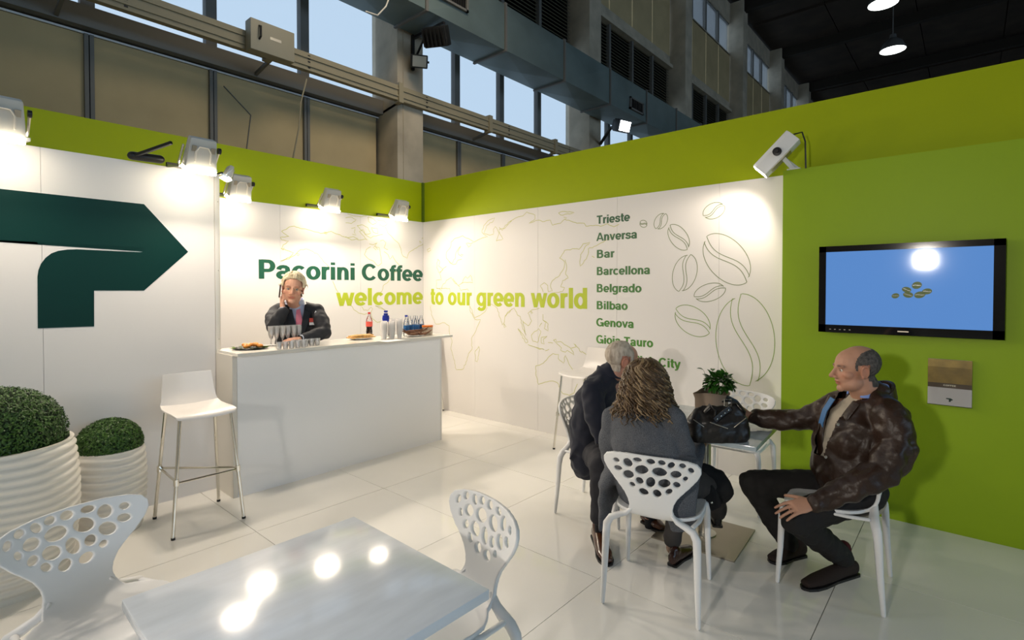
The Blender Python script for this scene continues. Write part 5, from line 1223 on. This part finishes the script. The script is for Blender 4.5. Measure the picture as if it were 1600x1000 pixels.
# champagne flutes
def flute(loc, label):
    t = thing('champagne_flute', label, 'glass', loc, 0, 'champagne flutes on the counter')
    MB().lathe([(.0, .0), (.025, .0), (.025, .002), (.006, .005), (.004, .008)], n=16).build('foot', flutem, t)
    MB().lathe([(.004, .008), (.0035, .04), (.004, .055)], n=10).build('stem', flutem, t)
    MB().lathe([(.004, .055), (.012, .068), (.018, .09), (.0225, .125), (.023, .168), (.022, .168), (.0215, .125), (.017, .092), (.010, .070), (.002, .062)], n=18).build('bowl', flutem, t)
    return t
p0 = place(424, 541); LB = lambda i: 'clear champagne flute in the %s row, %s from the left' % (('front', 'back')[i // 6], ORD[i % 6]); proto = flute(p0, LB(0))
px, py = Vector((1, 0, 0)), Vector((0, 1, 0))
for i in range(1, 12):
    q = copy_tree(proto); q.location = p0 + px * (.050 * (i % 6) + .02 * (i // 6)) + py * (.055 * (i // 6) + .008 * (i % 2)); q['label'] = LB(i)
def shot(loc):
    t = thing('small_tumbler', 'x', 'glass', loc, 0, 'small tumblers on the counter')
    MB().lathe([(0, 0), (.018, 0), (.024, .06), (.0228, .06), (.017, .006), (0, .006)], n=16).build('cup', flutem, t); return t
s0 = place(436, 546); sp_ = shot(s0); LT = lambda i: 'small clear tumbler in the %s row, %s from the left' % (('front', 'back')[i // 5], ORD[i % 5]); sp_['label'] = LT(0)
for i in range(1, 10):
    q = copy_tree(sp_); q.location = s0 + px * (.052 * (i % 5) + (.16 if i > 4 else 0)) + py * (.07 * (i // 5)); q['label'] = LT(i)
# dark plate of orange savouries on leaves
c0 = place(391, 545); pl = thing('plate', 'dark plate with leafy edge holding orange pastries at the left counter end', 'plate', c0)
MB().lathe([(0, 0), (.10, 0), (.135, .010), (.132, .013), (.10, .004), (0, .004)], n=28).build('dish', M['black'], pl)
rnd = random.Random(2); lf_ = MB()
for i in range(22):
    a = rnd.uniform(0, 6.28); r_ = rnd.uniform(.09, .135); b = Vector((r_*math.cos(a), r_*math.sin(a), .012)); d = Vector((math.cos(a + rnd.uniform(-.8,.8)), math.sin(a + rnd.uniform(-.8,.8)), .15)); s_ = d.cross(UP).normalized()
    MB().add([b - d*.02, b + s_*.012 + UP*.006, b + d*.032, b - s_*.012 + UP*.004], [(0,1,2),(0,2,3)]).build('leaf', COLM('salad_leaf', (.10, .16, .02)), pl, smooth=False)
om = mat('orange_pastry', (.72, .27, .05), .5, var=.3, vscale=40)
for i in range(15):
    a = rnd.uniform(0, 6.28); r_ = .085 * math.sqrt(rnd.random()); z = .022 + .022 * (1 - r_/.085)
    q = MB().ell((0, 0, 0), (.024, .019, .016), Euler((rnd.uniform(-.4,.4), rnd.uniform(-.4,.4), a)).to_matrix(), 14, 9).build('pastry', om)
    q.location = c0 + Vector((r_*math.cos(a), r_*math.sin(a), z)); tag(q, 'small orange pastry heaped on the dark plate', 'pastry', 'orange pastries on the dark plate')
# white plate of breadsticks
def white_plate(name, label, c, r_):
    t = thing(name, label, 'plate', c); MB().lathe([(0, 0), (r_*.6, 0), (r_, .014), (r_*.98, .017), (r_*.6, .004), (0, .004)], n=28).build('dish', COLM('white_china', (.85, .83, .8), .25), t); return t
c1 = place(563, 530); white_plate('plate', 'white plate with golden breadsticks left of the cola bottle', c1, .115)
bm_ = mat('golden_breadstick', (.72, .42, .14), .6, var=.3, vscale=30)
for i in range(12):
    y_ = -.06 + .018 * (i % 7); z_ = .020 + .017 * (i // 7) ; l_ = .13
    q = MB().loft([(-l_*.9, y_, 0), (-.04, y_ + rnd.uniform(-.01,.01), .004), (.04, y_ + rnd.uniform(-.01,.01), .002), (l_*.9, y_ + rnd.uniform(-.02,.02), 0)], [.006, .008, .008, .006], n=8).build('breadstick', bm_)
    q.location = c1 + Vector((0, 0, z_)); q.rotation_euler = (0, rnd.uniform(-.02, .02), rnd.uniform(-.04, .04)); tag(q, 'golden breadstick lying on the white plate', 'bread', 'breadsticks on the white plate')
# cola bottle
def bottle(name, label, c, prof_, m, capm, caps, lab=None, labm=None, group=None, liquid=None):
    t = thing(name, label, 'bottle', c, 0, group); MB().lathe(prof_, n=24).build('body', m, t)
    MB().lathe([(caps[0], caps[1]), (caps[0], caps[2]), (0, caps[2])], n=16).build('cap', capm, t)
    if lab: 
        for z_, z2_, r_, mm in lab: MB().lathe([(r_, z_), (r_, z2_)], n=24).build('label', mm, t)
    if liquid: MB().lathe(liquid[0], n=20).build('liquid', liquid[1], t)
    return t
red = COLM('red_plastic', (.75, .03, .02), .3)
bottle('cola_bottle', 'cola bottle with red cap and red label on the counter', place(577, 526), [(0, .0), (.026, .0), (.031, .012), (.032, .06), (.028, .085), (.033, .12), (.033, .16), (.024, .19), (.012, .215), (.011, .235)], clear, red, (.014, .232, .25),
    [(.105, .155, .0338, mat('red_cola_label', (.80, .12, .09), .35))], liquid=([(0, .002), (.024, .002), (.029, .012), (.030, .06), (.026, .085), (.031, .12), (.0, .122)], COLM('cola', (.02, .006, .003), .05)))
blue = COLM('blue_plastic', (.01, .03, .35), .3)
bottle('water_bottle', 'bottle with a round dark blue sleeve standing behind the stacked cups', place(603, 525.5), [(0, 0), (.034, 0), (.035, .11), (.03, .15), (.03, .21), (.013, .24), (.012, .255)], clear, blue, (.020, .248, .266),
    [(.150, .170, .034, blue), (.170, .195, .037, blue), (.195, .215, .034, blue), (.215, .238, .022, blue)])
# stacked translucent cups
cupm = mat('translucent_white_cup', (.95, .92, .90), .25, alpha=.5)
cb0 = place(599, 530)
for i in range(5):
    c = cb0 + Vector((.0 + .048 * i, .055 * (i % 2), 0)); t = thing('stack_of_cups', ['first', 'second', 'third', 'fourth', 'fifth'][i] + ' from the left of the stacked clear plastic cups', 'cups', c, 0, None)
    h_ = [.16, .17, .165, .19, .19][i]; n_ = 9
    for k in range(n_): z_ = (h_ - .085) * k / (n_ - 1); MB().lathe([(.022, z_ + .001), (.030, z_ + .085), (.0305, z_ + .087), (.029, z_ + .086), (.0215, z_ + .003)], n=18).build('cup', cupm, t)
q = MB().box((-.11, -.07, 0), (.11, .07, .003)).build('paper_napkin', COLM('white_paper', (.85, .83, .8)), None, smooth=False); q.location = place(612, 532.5); q.rotation_euler = (0, 0, .1); tag(q, 'flat white paper sheet in front of the stacked cups', 'paper')
# four water bottles
wl_ = [(643, 523, 0), (653, 523.5, 0), (660, 522, 0), (665, 520, 0)]
b0 = place(635, 525); wlab = mat('blue_water_label', (.02, .12, .32), .35, var=.5, vscale=60)
pw = bottle('water_bottle', 'clear water bottle with blue cap and blue label, leftmost of the group', b0, [(0, 0), (.029, 0), (.031, .01), (.031, .12), (.024, .155), (.013, .185), (.012, .205)], clear, blue, (.0155, .2, .217), [(.055, .11, .0318, wlab)], group=None)
for i in range(1, 5):
    q = copy_tree(pw); q.location = b0 + Vector((.066 * i - .03 * (i > 2), .03 * (i % 2) + .05 * (i > 2), 0)); q['label'] = 'open clear water bottle with blue label, %s to the right of the blue-capped one' % ORD[i - 1]; q['group'] = 'open water bottles on the counter'
    for ch in list(q.children):
        if ch.name.startswith('cap'): bpy.data.objects.remove(ch)
# plate with dried brown pods
c2 = place(649, 525.5); white_plate('plate', 'white plate of dried brown pods before the water bottles', c2, .09)
pm = mat('dried_brown_pod', (.20, .09, .045), .7, var=.4, vscale=30)
for i in range(9):
    a = rnd.uniform(-.6, .6) + (math.pi if i % 2 else 0); pts = [Vector((0,0,.02)) + Vector((math.cos(a)*.05*k, math.sin(a)*.03*k, .004*k*k + .006*math.sin(k*2+i))) for k in range(4)]
    q = MB().loft(pts, [.016, .014, .009, .004], n=8).build('dried_pod', pm); q.location = c2 + Vector((.03*(i%3) - .03, .03*(i//3) - .03, .002 + .012 * (i // 3))); tag(q, 'curled dried brown pod lying across the plate', 'pod', 'dried pods on the plate')
# tub with orange lid
ctb = place(668, 523); t = thing('round_tub', 'white printed tub with an orange lid at the right of the bottles', 'tub', ctb)
MB().lathe([(0, 0), (.052, 0), (.056, .085), (.0, .085)], n=28).build('tub', mat('cream_printed_tub', (.72, .62, .48), .4, dark=(.45, .30, .18), vscale=22), t)
MB().lathe([(.058, .083), (.059, .102), (0, .104)], n=28).build('lid', COLM('orange_lid', (.85, .20, .02), .35), t)

# ------------------------------------------------------------------ on the round-stemmed table: plant, handbag
tzz = .74
pc0 = at(1118, 652, 3.62); pc0 = Vector(on_z(1112, 664, tzz)); pc0.z = tzz
pg = thing('potted_plant', 'leafy green pot plant in a folded brown felt bag behind the handbag', 'plant', pc0)
felt = mat('brown_grey_felt', (.30, .225, .165), .9, bump=.3, bscale=60)
vs = []; N = 32; lev = [(0, .9), (.05, 1.0), (.12, 1.02), (.18, 1.02), (.205, 1.12), (.21, 1.15), (.20, 1.05), (.14, .93), (.06, .93)]
for z, k in lev:
    for i in range(N):
        a = 2*math.pi*i/N; rr = .088 * k / (abs(math.cos(a))**3 + abs(math.sin(a))**3) ** (1/3) * (1 + .03*math.sin(a*5 + z*20)); vs.append((rr*math.cos(a)*1.12, rr*math.sin(a), z + (.012*math.sin(a*2+1) if z > .15 else 0)))
fs = [(i*N+k, i*N+(k+1)%N, (i+1)*N+(k+1)%N, (i+1)*N+k) for i in range(len(lev)-1) for k in range(N)]; fs.append(tuple(reversed(range(N)))); fs.append(tuple((len(lev)-1)*N+k for k in range(N)))
q = MB().add(vs, fs).build('felt_bag', felt, pg, ang=60)
MB().lathe([(0, .13), (.085, .13)], n=20).build('soil', COLM('soil', (.02, .012, .008), .95), pg)
leafm = mat('glossy_green_leaf', (.05, .20, .02), .35, dark=(.015, .07, .008), vscale=12)
lv = MB(); prf = [(0, 0, 0), (.011, .008, .004), (.015, .020, .006), (.009, .034, .002), (0, .044, -.006), (-.009, .034, .002), (-.015, .020, .006), (-.011, .008, .004), (0, .020, .0)]
lm_ = lv.add(prf, [(0, 1, 8), (1, 2, 8), (2, 3, 8), (3, 4, 8), (4, 5, 8), (5, 6, 8), (6, 7, 8), (7, 0, 8)]).mesh('leaf', leafm, True, 180)
st = MB(); rnd = random.Random(12)
for i in range(240):
    th = math.acos(rnd.uniform(-.15, 1)); az = rnd.uniform(0, 6.28); r_ = rnd.uniform(.6, 1.0); d = Vector((math.sin(th)*math.cos(az), math.sin(th)*math.sin(az), math.cos(th)))
    p = Vector((.03, -.035, .245)) + Vector((d.x*.078, d.y*.078, d.z*.085)) * r_
    if i < 40: st.loft([Vector((0, 0, .13)), Vector((p.x*.6, p.y*.6, .2)), p], [.002, .0015, .001], n=5)
    o = link('leaf', lm_, pg); o.location = p; dd = (d + Vector((rnd.uniform(-.9,.9), rnd.uniform(-.9,.9), rnd.uniform(-.9,.1)))).normalized()
    o.rotation_euler = dd.to_track_quat('Y', 'Z').to_euler(); s_ = rnd.uniform(.7, 1.15); o.scale = (s_, s_, s_)
for i, (a, z) in enumerate(((.3, .335), (1.9, .345), (3.4, .30), (-.7, .29))):
    o = link('leaf', lm_, pg); o.location = (.05*math.cos(a), .05*math.sin(a), z); o.rotation_euler = (R(20), 0, a - 1.57); st.loft([(.02*math.cos(a), .02*math.sin(a), .25), (.05*math.cos(a), .05*math.sin(a), z)], [.0015, .001], n=5)
q = st.build('stems', COLM('plant_stem', (.08, .12, .02)), pg); q['kind'] = 'stuff'
# handbag
bc = Vector(on_z(1121, 688, tzz)); bc.z = tzz
hb_ = thing('handbag', 'black leather handbag with buckled strap and slanting zips on the table', 'bag', bc)
bl = mat('black_bag_leather', (.014, .012, .011), .38, bump=.4, bscale=25, bdist=.006)
X = SR; F2 = FW
mb = MB(); mb.loft([bc + UP*.035, bc + UP*.07, bc + UP*.115 + X*.0, bc + UP*.155, bc + UP*.178], [(.175, .075), (.178, .082), (.162, .072), (.135, .048), (.105, .022)], side=X, n=26)
mb.loft([bc - X*.135 + UP*.04, bc - X*.13 + UP*.10, bc - X*.105 + UP*.16], [(.05, .07), (.052, .06), (.035, .03)], side=X, n=18)
mb.loft([bc + X*.12 + UP*.045, bc + X*.118 + UP*.12, bc + X*.085 + UP*.19], [(.06, .07), (.05, .055), (.03, .025)], side=X, n=18)
me = remesh(mb, .007, 4); folds(me, .010, 12, 5); co, _ = to_arrays(me); co[:, 2] = np.maximum(co[:, 2], tzz + .001); me.vertices.foreach_set('co', co.reshape(-1)); me.update()
me.materials.clear(); me.materials.append(bl); fin(me, True, 180); o = link('bag_body', me); wparent(o, hb_)
wb_(MB().loft([bc + X*.14 + UP*.10, bc + X*.15 + UP*.17, bc + X*.10 + UP*.225 + F2*-.02, bc + X*.045 + UP*.245 + F2*-.03, bc + X*.02 + UP*.232 + F2*-.035], [(.008, .020)]*5, side=X, n=10), 'handle', bl, hb_)
wb_(MB().loft([bc - X*.085 + UP*.17 + F2*-.03, bc - X*.06 + UP*.205 + F2*-.04, bc - X*.035 + UP*.18 + F2*-.05, bc - X*.04 + UP*.15 + F2*-.055], [(.007, .016)]*4, side=X, n=10), 'handle', bl, hb_)
sp0, sp1 = bc - X*.05 + UP*.135 + F2*-.085, bc + X*.05 + UP*.195 + F2*-.05
q = strip(hb_, [sp0, (sp0+sp1)/2 + UP*.004, sp1], .026, -F2 + UP*.3, bl, 'strap', .005)
for k in range(4): p = sp0.lerp(sp1, .12 + .24*k) + (-F2 + UP*.3).normalized()*.006; wb_(MB().lathe([(.005, 0), (.004, .003), (0, .004)], p, 10, axis=-F2 + UP*.3), 'stud', M['chrome'], hb_)
bk = bc + X*.035 + UP*.228 + F2*-.055; rr = [bk + X*a + UP*b for a, b in ((-.02, -.018), (.02, -.018), (.02, .018), (-.02, .018), (-.02, -.018))]
wb_(MB().loft(rr, [.0035]*5, n=6), 'buckle', M['chrome'], hb_)
for a, b in (((-.075, .125), (.02, .092)), ((.058, .098), (.12, .150)), ((-.16, .135), (-.11, .10))): wb_(MB().loft([bc + X*a[0] + UP*a[1] + F2*-(.088 if a[0] > -.1 else .07), bc + X*b[0] + UP*b[1] + F2*-(.092 if a[0] > -.1 else .085)], [.0028]*2, n=6), 'zip', M['steel'], hb_)

# ------------------------------------------------------------------ a spotlight of the neighbouring stand, behind the viewer (its glare shows in the screen)
gp = Vector((-3.0, .60, 2.12)); gt = thing('neighbour_spotlight', 'spotlight on a post of the neighbouring stand behind the viewer', 'spotlight', (gp.x, gp.y, 0))
wb_(MB().box((gp.x - .3, gp.y - .13, gp.z - .13), (gp.x - .02, gp.y + .13, gp.z + .13)), 'housing', M['lampbody'], gt, smooth=False)
wb_(MB().loft([(gp.x - .15, gp.y, 0), (gp.x - .15, gp.y, gp.z - .1)], [.03, .03]), 'post', M['alu'], gt); wb_(MB().lathe([(.2, 0), (.2, .02), (0, .02)], (gp.x - .15, gp.y, 0), 24), 'base', M['black'], gt)
area('neighbour_spotlight_beam', gp, (4.4, .2, 1.3), .2, .2, 34, (1, .93, .84), 110)
